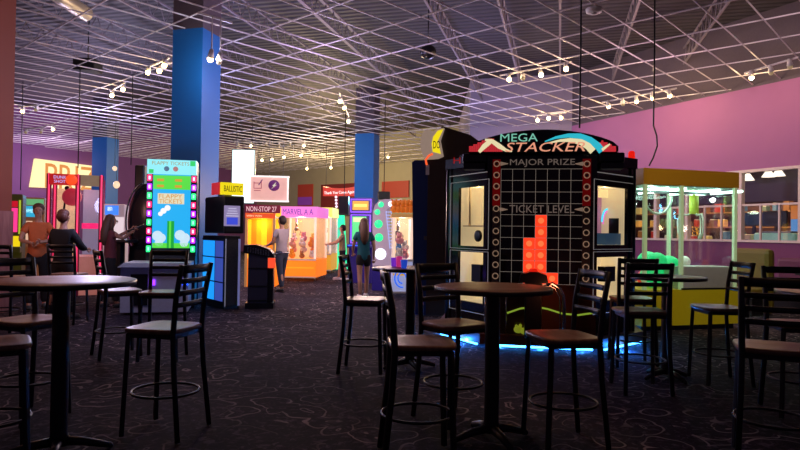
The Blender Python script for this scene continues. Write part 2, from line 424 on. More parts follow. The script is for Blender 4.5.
# ------------------------------------------------------------------ bar stools and tables
def make_stool(name, label, loc, rz, group):
    t = thing(name, label, 'bar stool', loc, rz, group)
    S = .735
    # seat: rounded square, slightly dished with a rolled front
    mb = MB(); N = 28; prof = []
    for (sc_, z) in ((.90, -.034), (.985, -.028), (1.0, -.014), (.985, -.003), (.93, 0), (.6, -.006), (.25, -.009)):
        ringv = []
        for k in range(N):
            a = 2*PI*k/N; e = .42; x = math.copysign(abs(math.cos(a))**e, math.cos(a))*.215; y = math.copysign(abs(math.sin(a))**e, math.sin(a))*.205
            ringv.append((x*sc_*(1+.04*(-y)/.2), y*sc_, S+z))
        prof.append(ringv)
    vs = [v for r_ in prof for v in r_]; fs = []
    for i in range(len(prof)-1):
        for k in range(N): fs.append((i*N+k, i*N+(k+1) % N, (i+1)*N+(k+1) % N, (i+1)*N+k))
    fs += [tuple(range(N))[::-1], tuple((len(prof)-1)*N+k for k in range(N))]
    mb.add(vs, fs, seatwood, True); mb.build('seat', t)
    mb = MB(); mb.box((0, -.155, S-.05), (.32, .02, .032), black); mb.box((0, .165, S-.05), (.34, .02, .032), black)
    for s in (-1, 1): mb.box((s*.17, 0, S-.05), (.02, .33, .032), black)
    mb.build('seat_frame', t)
    def bar(p, q, w, d):
        m_ = MB(); p, q = Vector(p), Vector(q); dv = q-p; T = Matrix.Translation((p+q)/2) @ dv.to_track_quat('Z', 'Y').to_matrix().to_4x4()
        m_.box((0, 0, 0), (w, d, dv.length), black, X=T, bev=.004); return m_
    for s in (-1, 1):
        bar((s*.175, -.16, S-.035), (s*.195, -.185, .012), .03, .03).build('leg', t)
        # rear leg runs up as the back post
        m_ = MB(); pts = [(s*.205, .235, .006), (s*.188, .19, .45), (s*.182, .175, S-.03), (s*.186, .195, .95), (s*.192, .235, 1.165)]
        m_.tube(pts, [.019, .020, .021, .021, .019], black, 6); m_.build('back_post', t)
    for z, hh in ((1.135, .055), (1.055, .034), (.975, .034), (.895, .034)):
        m_ = MB(); n = 6; yb = .19+(z-.93)*.19; vs = []
        for k in range(n+1):
            x = -.18+.36*k/n; yy = yb+.022*(1-(2*k/n-1)**2)
            for dy in (-.008, .008):
                for dz in (-hh/2, hh/2): vs.append((x, yy+dy, z+dz))
        fs = [(0, 1, 3, 2), (4*n, 4*n+2, 4*n+3, 4*n+1)]
        for k in range(n):
            a = 4*k; b = a+4
            fs += [(a, b, b+1, a+1), (a+2, a+3, b+3, b+2), (a, a+2, b+2, b), (a+1, b+1, b+3, a+3)]
        m_.add(vs, fs, black, True); m_.build('slat', t)
    m_ = MB(); pts = []
    for k in range(28):
        a = 2*PI*k/28; pts.append((math.cos(a)*.215, math.sin(a)*.225+.015, .285))
    m_.tube(pts, .0095, black, 6, closed=True); m_.build('foot_ring', t)
    return t
def face(dx, dy): return math.atan2(dx, -dy)     # rotz so that local -Y points along (dx, dy)
def make_table(name, label, loc, R_, zt, group):
    t = thing(name, label, 'table', loc, R(20), group)
    MB().lathe([(R_-.02, zt-.034), (R_-.004, zt-.030), (R_-.004, zt-.004), (R_-.012, zt), (R_*.5, zt)], woodtop, 56).build('tabletop', t)
    mb = MB(); mb.lathe([(R_-.006, zt-.033), (R_, zt-.032), (R_+.001, zt-.003), (R_-.005, zt-.002)], edgeband, 56); mb.build('edge_band', t)
    MB().lathe([(.056, .05), (.05, .12), (.05, zt-.06), (.05, zt-.035)], black, 24).build('pole', t)
    mb = MB(); mb.lathe([(.16, zt-.046), (.16, zt-.036)], black, 20); mb.build('mounting_plate', t)
    mb = MB()
    for k in range(4):
        T = Matrix.Rotation(k*PI/2, 4, 'Z')
        mb.tube([T @ Vector(v) for v in ((.03, 0, .075), (.14, 0, .06), (R_*.68, 0, .022))], [.032, .028, .02], black, 8)
        mb.ball(T @ Vector((R_*.68, 0, .02)), .02, black, 8)
    mb.build('base', t)
    return t
tg = 'round bar-height tables'
T1 = onz(62, 279.8, 1.075); T1z = 1.075
T2 = onz(493, 286.5, 1.04); T3 = onz(667, 276, 1.01); T4 = onz(411, 267.5, 1.04); T5 = onz(846, 292, 1.04)
make_table('bar_table', 'large round wooden bar table on the left reflecting pink and yellow light', (T1.x, T1.y), .43, 1.075, tg)
make_table('bar_table', 'brown round bar table on black pole in front of the block stacking game', (T2.x, T2.y), .40, 1.04, tg)
make_table('bar_table', 'small round bar table beside the yellow glass prize machine', (T3.x, T3.y), .36, 1.01, tg)
make_table('bar_table', 'round bar table with pink and blue cups on it', (T4.x, T4.y), .40, 1.04, tg)
make_table('bar_table', 'wooden bar table cut by the right edge of the photo', (T5.x, T5.y), .42, 1.04, tg)
SG = 'black ladder-back bar stools with wooden seats'
S0 = None
stools = [ # px, py of seat centre, facing vector, label
 (165, 325, (-.97, .2), 'bar stool with blue-lit wooden seat, standing nearest the right edge of large left table'),
 (30, 318, (.9, -.35), 'bar stool on the left with warm lit seat behind the large round table'),
 (-9, 341, (.75, .5), 'bar stool at the left edge whose seat corner is in front of the large table'),
 (4, 276, (-.1, .99), 'distant bar stool at left edge with a red-lit seat behind large table'),
 (120, 289, (.75, .55), 'farther bar stool seen between the large round table and ticket game counter'),
 (163, 291, (.1, -.99), 'bar stool with pale blue-lit seat directly under the tall green screen'),
 (69, 273, (.0, .99), 'distant bar stool behind the person in the black shirt'),
 (421, 340, (.98, .08), 'dark bar stool close to camera, left of the brown table in front'),
 (455, 322, (.55, -.80), 'bar stool tucked behind brown centre table, seen face on with its slats'),
 (562, 334, (-.95, -.2), 'bar stool with red-lit wooden seat to the right of brown centre table'),
 (366, 298, (.95, -.1), 'bar stool beside the woman in teal, left of the table with cups'),
 (640, 309, (.02, .98), 'bar stool with back to camera before the small table near prize machine'),
 (632, 297, (.1, .98), 'bar stool partly behind another one, against the right side of stacking game'),
 (718, 306, (-.97, .0), 'bar stool facing left in front of the yellow base of prize machine'),
 (773, 345, (.42, .9), 'large bar stool at right front with four dark slats and lit wooden seat'),
 (800, 322, (-.2, -.95), 'bar stool with brown seat behind the front right stool'),
]
for i, (px, py, f, lab) in enumerate(stools):
    p = onz(px, py, .735); rz = face(*f)
    if S0 is None: S0 = make_stool('bar_stool', lab, (p.x, p.y, 0), rz, SG)
    else: dup(S0, (p.x, p.y, 0), rz, lab)
class Pl:      # a vertical plane: origin (x, y) on the floor, turned by rz; hit() gives local x and height z
    def __init__(s, o, rz=0): s.o = Vector((o[0], o[1], 0)); s.rz = rz; s.x = Vector((math.cos(rz), math.sin(rz), 0)); s.n = Vector((-math.sin(rz), math.cos(rz), 0))
    def hit(s, px, py, off=0):
        d = ray(px, py); t = (s.o+s.n*off-EYE).dot(s.n)/d.dot(s.n); p = EYE+d*t; return (p-s.o).dot(s.x), p.z
    def X(s, px, off=0): return s.hit(px, 240, off)[0]
    def Z(s, px, py, off=0): return s.hit(px, py, off)[1]

cream = mat('cream_panel', (.75, .62, .42), .5)
red_e = glow('red_glow', 'ff2a12', 1.6)
litcream = mat('lit_cream_panel', (.75, .66, .5), .5, emit='f0d8a8', es=.33)
trimw = mat('trim_sheen_glow', (.55, .52, .5), .35, emit='d0c8c0', es=.18)  # chrome trim given a faint glow in place of its reflections

# ================================================================== block stacking game
o = ony(540, 300, 7.62); SRZ = R(-10)
st = thing('stacker_game', 'large dark octagonal stacking arcade game with red lit blocks, circles and arched marquee', 'arcade machine', (o.x, o.y), SRZ)
P = Pl((o.x, o.y), SRZ); X, Z = P.X, P.Z
hw = .66; WX, WY = 1.22, .70
foot = [(-hw, 0), (hw, 0), (WX, WY), (WX, 1.7), (hw, 2.3), (-hw, 2.3), (-WX, 1.7), (-WX, WY)]
def grow(poly, g): 
    cx = 0; cy = 1.15; return [(x*(1+g), cy+(y-cy)*(1+g)) for x, y in poly]
darkred = mat('dark_red_brown_laminate', (.16, .05, .03), .3)
MB().slab(grow(foot, .10), .05, .17, darkred).build('plinth', st)
ledb = glow('blue_led_strip', '3a9cff', 12)
mb = MB(); g = grow(foot, .085)
for a, b in zip(g, g[1:]+g[:1]):
    a, b = Vector((*a, 0)), Vector((*b, 0)); c = (a+b)/2; mb.box((c.x, c.y, .035), ((b-a).length*.86, .02, .022), ledb, math.atan2((b-a).y, (b-a).x))
tag(mb.build('light_strip', st), 'glowing blue light strip under the base')
zt = Z(540, 156)
# core: dark rear body and roof
body = mat('black_gloss_cabinet', (.012, .010, .012), .12)
mb = MB(); mb.slab([(-hw, .06), (hw, .06), (hw+.02, .3), (hw+.02, 2.2), (-hw-.02, 2.2), (-hw-.02, .3)], .17, zt, body); mb.build('core', st)
mb = MB(); mb.slab([(-WX+.06, WY+.55), (WX-.06, WY+.55), (WX-.06, 1.7), (hw, 2.28), (-hw, 2.28), (-WX+.06, 1.7)], .17, zt-.12, body); mb.build('rear_body', st)
roofz = Z(450, 168, .5)
rf = [(x, max(y, .12)) for x, y in grow(foot, .03)]
mb = MB(); mb.slab(rf, roofz, roofz+.13, blackp)
mb.slab([(x, max(y, .2)) for x, y in grow(foot, -.12)], roofz+.13, roofz+.2, blackp)
mb.build('roof', st)
for px_, py_, w_ in ((-.95, .12, 3), (-.45, -.10, 3), (0, -.10, 3), (.45, -.10, 3), (.95, .12, 3), (-1.22, .75, 3), (1.22, .75, 3)):
    light('POINT', 'strip_glow', (px_*1.08, py_+.02, .034), w_*6, '2a80ff', .012, parent=st)
light('POINT', 'front_fill', (.1, -.5, .75), 2.2, 'ff9060', .05, parent=st)  # unseen warm lamp added to brighten the lower front
# front glass panel with grid
gx0, gx1 = X(500.3), X(582.2); gz1, gz0 = Z(541, 169), Z(541, 284)
cw = (gx1-gx0)/7; ch = (gz1-gz0)/10
panel = mat('black_glass_panel', (.022, .013, .010), .05)
mb = MB(); mb.box((0, .03, (gz0+zt)/2-.0), (2*hw, .06, zt-gz0), panel); fp = mb.build('front_panel', st)
gl = mat('pale_grid_line', (.5, .45, .42), .5, emit='c9b9a8', es=.25)
mb = MB()
for i in range(8): mb.front(gx0+cw*i-.0022, gx0+cw*i+.0022, gz0, gz1, -.003, gl)
for i in range(11): mb.front(gx0, gx1, gz1-ch*i-.0022, gz1-ch*i+.0022, -.003, gl)
mb.build('grid_lines', fp)
lit = mat('lit_red_block', (.3, .02, .01), .4, emit='ff3a1c', es=1.25)
hot = glow('block_hot_spot', 'ff6a3a', 1.25)
for r_, c_ in ((4, 3), (5, 3), (6, 2), (6, 3), (7, 2), (7, 3), (8, 2), (8, 3), (9, 2), (9, 3), (9, 4)):
    xa = gx0+cw*c_; za = gz1-ch*(r_+1); mb = MB()
    mb.box((xa+cw/2, -.004, za+ch/2), (cw*.95, .008, ch*.95), lit)
    mb.lathe([(cw*.26, 0), (cw*.22, .003)], hot, 16, X=Matrix.Translation((xa+cw/2, -.008, za+ch/2)) @ Matrix.Rotation(PI/2, 4, 'X'))
    mb.build('lit_block', st)
outl = mat('dim_letter', (.3, .25, .23), .4, emit='a08c80', es=.28)
text('prize_lettering', 'MAJOR PRIZE', outl, fp, ((X(509)+X(574))/2, -.006, Z(541, 163)), X(574)-X(509), Z(541, 159)-Z(541, 167), .003)
text('level_lettering', 'TICKET LEVEL', outl, fp, ((X(509)+X(574))/2, -.006, Z(541, 209)), X(574)-X(509), Z(541, 205.5)-Z(541, 213), .003)
redst = mat('red_strip', (.22, .015, .015), .4, emit='ff1008', es=.06); greyst = mat('bronze_grey_strip', (.09, .075, .07), .4)
ringm = mat('bulb_ring', (.45, .36, .30), .4, emit='d8b090', es=.25)
for s, pxc in ((-1, 495.8), (1, 586)):
    xc = X(pxc); zsp = Z(pxc, 206); w2 = .048
    mb = MB(); mb.box((xc, -.004, (zt+zsp)/2-.02), (w2*2, .02, zt-zsp-.04), redst); mb.box((xc, -.004, (zsp+gz0)/2), (w2*2, .02, zsp-gz0), greyst)
    cs = mb.build('circle_strip', st)
    for i in range(11):
        z = Z(pxc, 164)-ch*i*.985; mb = MB()
        pts = [(xc+.034*math.cos(2*PI*k/20), -.02, z+.034*math.sin(2*PI*k/20)) for k in range(20)]
        mb.tube(pts, .0062, ringm, 6, closed=True); mb.lathe([(.022, 0), (.018, .008)], greyst, 14, X=Matrix.Translation((xc, -.014, z)) @ Matrix.Rotation(PI/2, 4, 'X'))
        mb.build('ring', cs)
    for py in (164, 209.5):
        z = Z(pxc, py); mb = MB(); mb.cyl((xc-s*.045, -.03, z), (xc-s*.14, -.03, z), .026, mat('brass_bullet', (.5, .4, .32), .35, .2, emit='c8a890', es=.25), 14, .004); mb.build('pointer', cs)
# lower glossy front
mb = MB(); mb.box((0, .02, (gz0+.17)/2), (2*hw, .05, gz0-.17), mat('glossy_brown_panel', (.08, .03, .018), .08)); lp = mb.build('lower_panel', st)
gr = mat('green_neon', (.02, .05, .02), .4, emit='9ab83a', es=.55)
mb = MB(); a = [P.hit(507, 313), P.hit(520, 308.5), P.hit(535, 306.5), P.hit(548, 309), P.hit(562, 313.5), P.hit(578, 315), P.hit(592, 313)]
mb.tube([(x, -.01, z) for x, z in a], .012, gr, 6); mb.build('neon_line', lp)
mb = MB()
for px in (486, 494, 507): x = X(px); mb.cyl((x, -.05, .17), (x, -.05, gz0-.02), .009, chrome, 8)
mb.build('chrome_rod', st)
# marquee
zb, ztip, ztop = Z(541, 152, -.12), Z(470, 147.5, -.12), Z(543, 129.5, -.12)
mx0, mx1 = X(467.5, -.12), X(617.5, -.12); mc = (mx0+mx1)/2; mhw = (mx1-mx0)/2
arch = [(mc+mhw*(-1+2*k/28), ztip+(ztop-ztip)*(math.sin(PI*k/28))**.62) for k in range(29)]
poly = [(mx0, zb), (mx1, zb)]+arch[::-1]
mb = MB(); mb.prism(poly, -.12, .25, blackp); mq = mb.build('marquee', st)
YF = -.124
def band(pts, w, m, name, y, thick=.005):    # a swoosh: strip along px points with widths in px
    mb = MB(); top = []; bot = []
    n = len(pts)
    for i, (px, py) in enumerate(pts):
        ax, ay = pts[max(i-1, 0)]; bx, by = pts[min(i+1, n-1)]; l_ = math.hypot(bx-ax, by-ay); nx, ny = -(by-ay)/l_, (bx-ax)/l_
        ww = w[i]/2 if isinstance(w, list) else w/2
        top.append(P.hit(px-nx*ww, py-ny*ww, y)); bot.append(P.hit(px+nx*ww, py+ny*ww, y))
    vs = [(x, y, z) for x, z in bot]+[(x, y, z) for x, z in top]+[(x, y+thick, z) for x, z in bot]+[(x, y+thick, z) for x, z in top]
    fs = []
    for i in range(n-1): fs += [(i, i+1, n+i+1, n+i), (2*n+i, 3*n+i, 3*n+i+1, 2*n+i+1), (i, 2*n+i, 2*n+i+1, i+1), (n+i, n+i+1, 3*n+i+1, 3*n+i)]
    fs += [(0, n, 3*n, 2*n), (n-1, 3*n-1, 4*n-1, 2*n-1)]
    mb.add(vs, fs, m); return mb.build(name, mq)
cy = glow('cyan_glow', '2fb4c8', .95); cre = glow('cream_glow', 'efe0b0', .85); pk = glow('pink_red_glow', 'd8323c', .75)
# red chequered ends
for s in (-1, 1):
    mb = MB()
    for i in range(16 if s < 0 else 9):
        for j in range(7):
            px = 470+i*2.1 if s < 0 else 615-i*2.1; py = 150.8-j*1.9
            frac = (px-467.5)/150; topy = 147.5-18*(math.sin(PI*frac))**.62
            if py-1 < topy+1.2 or (s < 0 and px > 503-(150-py)*.9) or (s > 0 and px < 598+(150-py)*.3): continue
            x, z = P.hit(px, py, YF); mb.box((x, YF, z), (.023, .003, .0205), pk)
    mb.build('chequer', mq)
band([(479, 152), (484, 146.5), (490, 141.5), (492.5, 140.2)], [3, 5, 5, 3], cre, 'swoosh', -.129)
band([(485, 139.6), (492, 141), (499, 146), (506, 150.2), (512, 151.5)], [2, 4, 5, 3, 1], cre, 'swoosh', -.130)
band([(545, 141.5), (556, 137.5), (568, 135.5), (580, 136), (590, 140), (598, 146), (602, 151.5)], [1, 2.5, 4, 5.5, 6.5, 7, 7], cy, 'swoosh', -.129)
band([(548, 143), (560, 140.5), (570, 140), (581, 142), (588, 146), (593, 151.5)], [1, 2.5, 4, 6, 7, 7], cre, 'swoosh', -.130)
band([(602, 150), (606, 146.8), (610, 144)], [3, 2.5, 1.5], cre, 'swoosh', -.130)
mint = glow('mint_letter', '7ec8b0', .8); peach = glow('peach_letter', 'f0a080', .85)
x0, x1 = X(499, YF), X(536.5, YF); text('title_lettering', 'MEGA', mint, mq, ((x0+x1)/2, YF-.001, Z(518, 137.6, YF)), x1-x0, Z(518, 133.6, YF)-Z(518, 141.6, YF), .006)
x0, x1 = X(504, YF), X(584, YF); text('title_lettering', 'STACKER', peach, mq, ((x0+x1)/2, YF-.006, Z(544, 147, YF)), x1-x0, Z(544, 142.4, YF)-Z(544, 151.6, YF), .006, shear=.25)
# side brackets between marquee and wings
for s in (-1, 1):
    mb = MB(); mb.box((s*(hw+.16), .10, zb-.06), (.30, .3, .12), blackp, bev=.02); mb.box((s*(hw+.16), .02, roofz-.04), (.26, .2, .07), blackp)
    mb.build('shoulder', st)
mb = MB(); x, z = P.hit(631.5, 158.5, .75)
mb.lathe([(.06, 0), (.06, .02), (.05, .03), (.048, .09), (.03, .11)], mat('red_beacon', (.4, .02, .02), .2, emit='ff2010', es=.7), 18, X=Matrix.Translation((x, .75, roofz+.12)) @ Matrix.Diagonal((.9, .9, 1.1, 1)))
tag(mb.build('beacon', st), 'red warning light on the roof')
# wings
wa = math.atan2(WY, WX-hw); wl = math.hypot(WX-hw, WY)
def wing(s):
    w = bpy.data.objects.new('prize_window', None); C.objects.link(w); w.parent = st
    if s > 0: w.location = (hw, 0, 0); w.rotation_euler[2] = wa; rz = SRZ+wa; org = st.location+Vector((math.cos(SRZ)*hw, math.sin(SRZ)*hw, 0))
    else: w.location = (-WX, WY, 0); w.rotation_euler[2] = -wa; rz = SRZ-wa; q = Matrix.Rotation(SRZ, 3, 'Z') @ Vector((-WX, WY, 0)); org = st.location+q
    Q = Pl((org.x, org.y), rz)
    if s < 0: bx = [Q.X(457.5), Q.X(482.5)]; ex = [Q.X(450), Q.X(488)]; zz = [Q.Z(470, 246), Q.Z(470, 187)]; z2 = [Q.Z(470, 302), Q.Z(470, 252)]; fz = [Q.Z(470, 312), Q.Z(470, 181), Q.Z(470, 249.5)]
    else: bx = [Q.X(598), Q.X(628)]; ex = [Q.X(594), Q.X(635)]; zz = [Q.Z(612, 245), Q.Z(612, 187)]; z2 = [Q.Z(612, 300), Q.Z(612, 257)]; fz = [Q.Z(612, 312), Q.Z(612, 181), Q.Z(612, 250)]
    y0 = .012; dpt = .34
    mb = MB()   # frame boards round the two openings
    mb.box((bx[0]/2, y0+.02, (.17+roofz)/2), (bx[0], .04, roofz-.17), body); mb.box(((bx[1]+wl)/2, y0+.02, (.17+roofz)/2), (wl-bx[1], .04, roofz-.17), body)
    for a, b in ((.17, z2[0]), (z2[1], zz[0]), (zz[1], roofz)): mb.box(((bx[0]+bx[1])/2, y0+.02, (a+b)/2), (bx[1]-bx[0], .04, b-a), body)
    mb.build('door_frame', w)
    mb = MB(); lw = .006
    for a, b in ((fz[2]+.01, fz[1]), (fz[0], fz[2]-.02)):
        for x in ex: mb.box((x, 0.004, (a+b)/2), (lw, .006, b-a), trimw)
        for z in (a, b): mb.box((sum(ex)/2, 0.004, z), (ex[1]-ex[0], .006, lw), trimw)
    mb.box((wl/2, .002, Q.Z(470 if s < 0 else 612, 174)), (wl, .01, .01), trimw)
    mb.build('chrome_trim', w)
    for (a, b), nm in ((zz, 'display_box'), (z2, 'prize_hatch')):
        mb = MB(); xm = sum(bx)/2; bw = bx[1]-bx[0]; m = litcream
        mb.box((xm, y0+.04+dpt, (a+b)/2), (bw+.02, .02, b-a+.02), m if not (s > 0 and nm == 'display_box') else mat('orchid_mirror_reflection', (.45, .2, .35), .3, emit='b07898', es=.3))  # right back panel: the mirrored pink wall is painted in as orchid colour and glow
        for x in (bx[0]-.005, bx[1]+.005): mb.box((x, y0+.04+dpt/2, (a+b)/2), (.01, dpt, b-a), m)
        for z in (a-.005, b+.005): mb.box((xm, y0+.04+dpt/2, z), (bw, dpt, .01), m)
        db = mb.build(nm, w)
        if nm == 'display_box':
            if s < 0:
                zsh = Q.Z(470, 226, .1)
                mb = MB(); mb.box((xm, y0+.05+dpt/2, zsh), (bw, dpt-.04, .012), cream); mb.build('shelf', db)
                mb = MB(); mb.box((Q.X(469.5, .12), .12, (zz[1]+zsh)/2), (.02, .02, zz[1]-zsh), cream); mb.build('divider', db)
                for px in (464, 475):
                    mb = MB(); x, z = Q.hit(px, 198, .3); mb.box((x, .3, z), (.055, .03, .13), glow('violet_lamp', 'c050ff', 1.3)); mb.build('violet_lamp', db)
                x, z = Q.hit(477.5, 236, .06); mb = MB(); mb.lathe([(.075, 0), (.075, .02), (.05, .024)], blackp, 24, X=Matrix.Translation((x, .08, z)) @ Matrix.Rotation(PI/2, 4, 'X')); mb.build('speaker_ring', db)
            else:
                x, z = Q.hit(612, 239.5, .2); mb = MB(); mb.box((x, .2, z), (bw*.9, .2, .16), mat('teal_grey_box', (.05, .10, .14), .6, emit='406080', es=.25)); mb.build('teal_ledge', db)
                x, z = Q.hit(617, 226, .2); mb = MB(); mb.box((x, .2, z), (.17, .14, .20), blackp); mb.build('black_speaker_box', db)
                mb = MB(); pts = [(Q.X(607, .3)-.13*math.cos(PI*.95*k/12), .3, Q.Z(607, 222, .3)+.17*math.sin(PI*.95*k/12)) for k in range(13)]
                mb.tube(pts, .013, glow('cyan_tube', '40c8e0', 1.3), 8); mb.tube([(x_*.8+Q.X(607, .3)*.2, y, z_-.03) for x_, y, z_ in pts], .009, glow('magenta_tube', 'e060c0', 1.1), 8); mb.build('neon_tube', db)
                x, z = Q.hit(611, 194, .3); mb = MB(); mb.box((x, .3, z), (bw*.85, .02, .12), mat('cream_glow_panel', (.6, .5, .3), .5, emit='f8e0a0', es=.6)); mb.build('lit_panel', db)
        else:
            mb = MB(); mb.box((xm+.06*(1 if s < 0 else .6), y0+.1, (a+b)/2+.05), (bw*.35, .1, (b-a)*.35), blackp); mb.build('hatch_box', db)
    light('POINT', 'display_lamp', (sum(bx)/2, .12, zz[1]-.05), 1.1, 'ffd890', .03, parent=w)
    light('POINT', 'display_lamp', (sum(bx)/2, .12, z2[1]-.05), .8, 'ffd890', .03, parent=w)
    mb = MB(); cx_ = .03 if s < 0 else wl-.03
    mb.cyl((cx_, -.02, .17), (cx_, -.02, roofz), .018, blackp, 10); mb.build('corner_post', w)
wing(-1); wing(1)
for px in (457,): 
    x, z = P.hit(px, 160.5, .3); text('red_mark', 'H', glow('dim_red', 'c01810', .5), st, (x, .3, z), .09, .08, .01)
# control pedestal
xc = X(534, -.28); zc = Z(534, 281, -.28)
mb = MB(); mb.box((xc, -.2, zc/2+.085), (.20, .2, zc-.17), blackp, bev=.02)
mb.prism([(-.17, 0), (.17, 0), (.15, .09), (.05, .13), (-.05, .13), (-.15, .09)], -.36, -.08, blackp, X=Matrix.Translation((xc, 0, zc-.02)))
cn = mb.build('control_console', st)
mb = MB(); mb.lathe([(.05, 0), (.05, .02), (.035, .035)], mat('red_button', (.5, .03, .02), .25, emit='ff2010', es=.6), 20, X=Matrix.Translation((xc, -.22, zc+.11))); mb.build('button', cn)
mb = MB(); pts = [(X(547, -.33), -.33, zc-.04), (X(553, -.33), -.33, zc-.02), (X(560, -.33), -.33, zc-.07), (X(564, -.33), -.33, zc-.16), (X(565, -.33), -.33, zc-.3), (X(565, -.33), -.33, .17)]
mb.tube(pts, .02, chrome, 12); mb.tube([(x-.045, y, z-.015 if z > .3 else z) for x, y, z in pts], .008, chrome, 8); mb.build('hand_rail', st)
x, z = P.hit(532, 341, -.05)
pl = thing('plush_toy', 'small yellow-green plush toy lying at the base of the stacking game', 'plush toy', tuple(st.matrix_world @ Vector((0, 0, 0))))
bpy.context.view_layer.update()
q = st.matrix_world @ Vector((X(531, -.1), -.1, .17)); pl.location = q; pl.rotation_euler[2] = SRZ; pl.scale = (1.15, 1, 1.0)
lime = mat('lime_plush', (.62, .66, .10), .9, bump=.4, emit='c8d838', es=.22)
mb = MB(); mb.ball((0, 0, .055), (.11, .06, .055), lime, 14); mb.ball((-.12, 0, .07), (.05, .045, .045), lime, 12); mb.build('body', pl)
MB().ball((-.14, -.02, .11), (.018, .012, .025), lime, 8).build('ear', pl); MB().ball((-.10, .02, .115), (.018, .012, .025), lime, 8).build('ear', pl)
MB().ball((.12, .01, .04), (.04, .015, .02), lime, 8).build('tail', pl)

# ================================================================== dark machine with yellow round topper, left of the stacker
o = ony(428, 300, 10.6); rz = R(-12); P = Pl((o.x, o.y), rz); X, Z = P.X, P.Z
t = thing('tower_game', 'tall dark cabinet seen from the side with yellow round topper, behind the stacking game', 'arcade machine', (o.x, o.y), rz)
navy = mat('navy_panel', (.010, .03, .13), .35); brown = mat('dark_brown_panel', (.05, .03, .02), .35)
zt_ = Z(428, 160)
mb = MB(); xa, xb, xm = X(412), X(446), X(427)
mb.prism([(xa+.05, 0), (xm, 0), (xm, zt_), (xa+.03, zt_), (xa-.02, zt_-.04)], 0, .7, navy); mb.build('side_panel', t)
mb = MB(); mb.prism([(xm, 0), (xb, 0), (xb+.0, zt_-.1), (xb-.03, zt_+.02), (xm, zt_)], -.02, 1.2, brown); mb.build('body', t)
mb = MB(); mb.front(X(425), X(428.5), Z(427, 175), Z(427, 165), -.026, white); mb.front(X(424), X(427), Z(427, 240), Z(427, 236), -.026, greyst); mb.build('sticker', t)
bw_ = mat('brown_plate', (.05, .03, .02), .4)
x0, z0 = P.hit(441, 124); mb = MB()
mb.prism([P.hit(434, 157), P.hit(478, 168), P.hit(486, 146), P.hit(470, 134), P.hit(441, 125), P.hit(434, 140)], .1, .3, bw_); hd = mb.build('head_plate', t)
mb = MB(); cx_, cz_ = P.hit(431, 145)
bl = [P.hit(420.5, 146), P.hit(421, 150), P.hit(424, 158), P.hit(436, 159), P.hit(443, 156), P.hit(440, 140), P.hit(444, 128), P.hit(437, 129), P.hit(433, 132), P.hit(428, 129), P.hit(423, 132), P.hit(421, 138)]
mb.prism(bl, -.02, .1, mat('pale_topper', (.35, .27, .22), .5, emit='b09888', es=.5)); tp = mb.build('topper', t)
mb = MB(); mb.prism([P.hit(433, 152), P.hit(441, 154), P.hit(438, 141), P.hit(443.5, 129.5), P.hit(438, 131), P.hit(433.5, 137), P.hit(432, 144)], -.035, -.021, glow('yellow_glow', 'f0d818', .95)); mb.build('lit_crescent', tp)
x, z = P.hit(437, 145); text('topper_lettering', 'DO', mat('dark_letter', (.05, .04, .02), .5), tp, (x, -.037, z), .12, .13, .004)
mb = MB(); mb.tube([(P.hit(px, py)[0], -.03, P.hit(px, py)[1]) for px, py in ((427, 165), (426, 160), (429, 156), (433, 154))], .018, glow('orange_tube', 'ff6030', 1.0), 8); mb.build('orange_tube', tp)

# ================================================================== yellow glass prize crane, right
o = ony(738, 320, 9.55); q = ony(640, 320, 9.05); rz = math.atan2(o.y-q.y, o.x-q.x); P = Pl((o.x, o.y), rz); X, Z = P.X, P.Z
t = thing('prize_crane', 'large yellow prize crane machine with lit glass sides, right of stacking game', 'claw machine', (o.x, o.y), rz)
yel = mat('mustard_header', (.42, .22, .01), .45, vary=.05); yb = mat('yellow_base', (.55, .46, .01), .45, vary=.05, emit='c8b400', es=.04)
xl, xr = X(643), 0.0; z1, z2 = Z(690, 170), Z(690, 186); zb_ = Z(690, 289.5); Dp = 1.5
mb = MB(); mb.box(((xl+xr)/2, Dp/2, (z1+z2)/2), (xr-xl, Dp, z1-z2), yel); mb.build('header', t)
mb = MB(); mb.box(((xl+xr)/2, Dp/2, zb_/2+.04), (xr-xl, Dp, zb_-.08), yb); mb.box(((xl+xr)/2, Dp/2+.02, .04), (xr-xl-.06, Dp-.08, .08), blackp); bs = mb.build('base', t)
zg = Z(690, 267)
mb = MB(); mb.box(((X(681)+xr)/2-.02, .25, (zb_+zg)/2), (xr-X(681)-.06, .46, zg-zb_), mat('pale_grey_box', (.45, .48, .48), .5)); mb.box(((X(681)+xr)/2-.02, -.001, zb_+.01), (xr-X(681)-.06, .01, .025), blackp); mb.build('prize_chute', t)
gpost = mat('pale_green_post', (.5, .62, .45), .4, emit='b8e0a0', es=.22)
for px, y in ((682, .02), (735.5, .02), (735.5, Dp-.03), (645.5, .02), (645.5, Dp-.03)):
    mb = MB(); x = min(X(px), -.03); mb.box((x, y, (zb_+z2)/2), (.05, .05, z2-zb_), gpost); mb.build('corner_post', t)
mb = MB(); mb.box(((xl+xr)/2, .012, (zb_+z2)/2), (xr-xl-.04, .008, z2-zb_), paneglass); mb.box((-.008, Dp/2, (zb_+z2)/2), (.008, Dp-.06, z2-zb_), paneglass); mb.box(((xl+xr)/2, Dp-.01, (zb_+z2)/2), (xr-xl-.04, .008, z2-zb_), paneglass); mb.build('glass', t)
mb = MB(); 
for px in (650, 667, 700, 722):
    x = X(px, .6); mb.cyl((x, .2, z2-.03), (x, 1.3, z2-.03), .02, glow('white_tube', 'c8ffe8', 7), 10)
mb.build('tube_lamp', t)
mb = MB(); mb.box(((xl+xr)/2, Dp/2, z2-.005), (xr-xl-.06, Dp-.06, .01), mat('pale_ceiling_panel', (.6, .8, .75), .5)); mb.build('inner_ceiling', t)
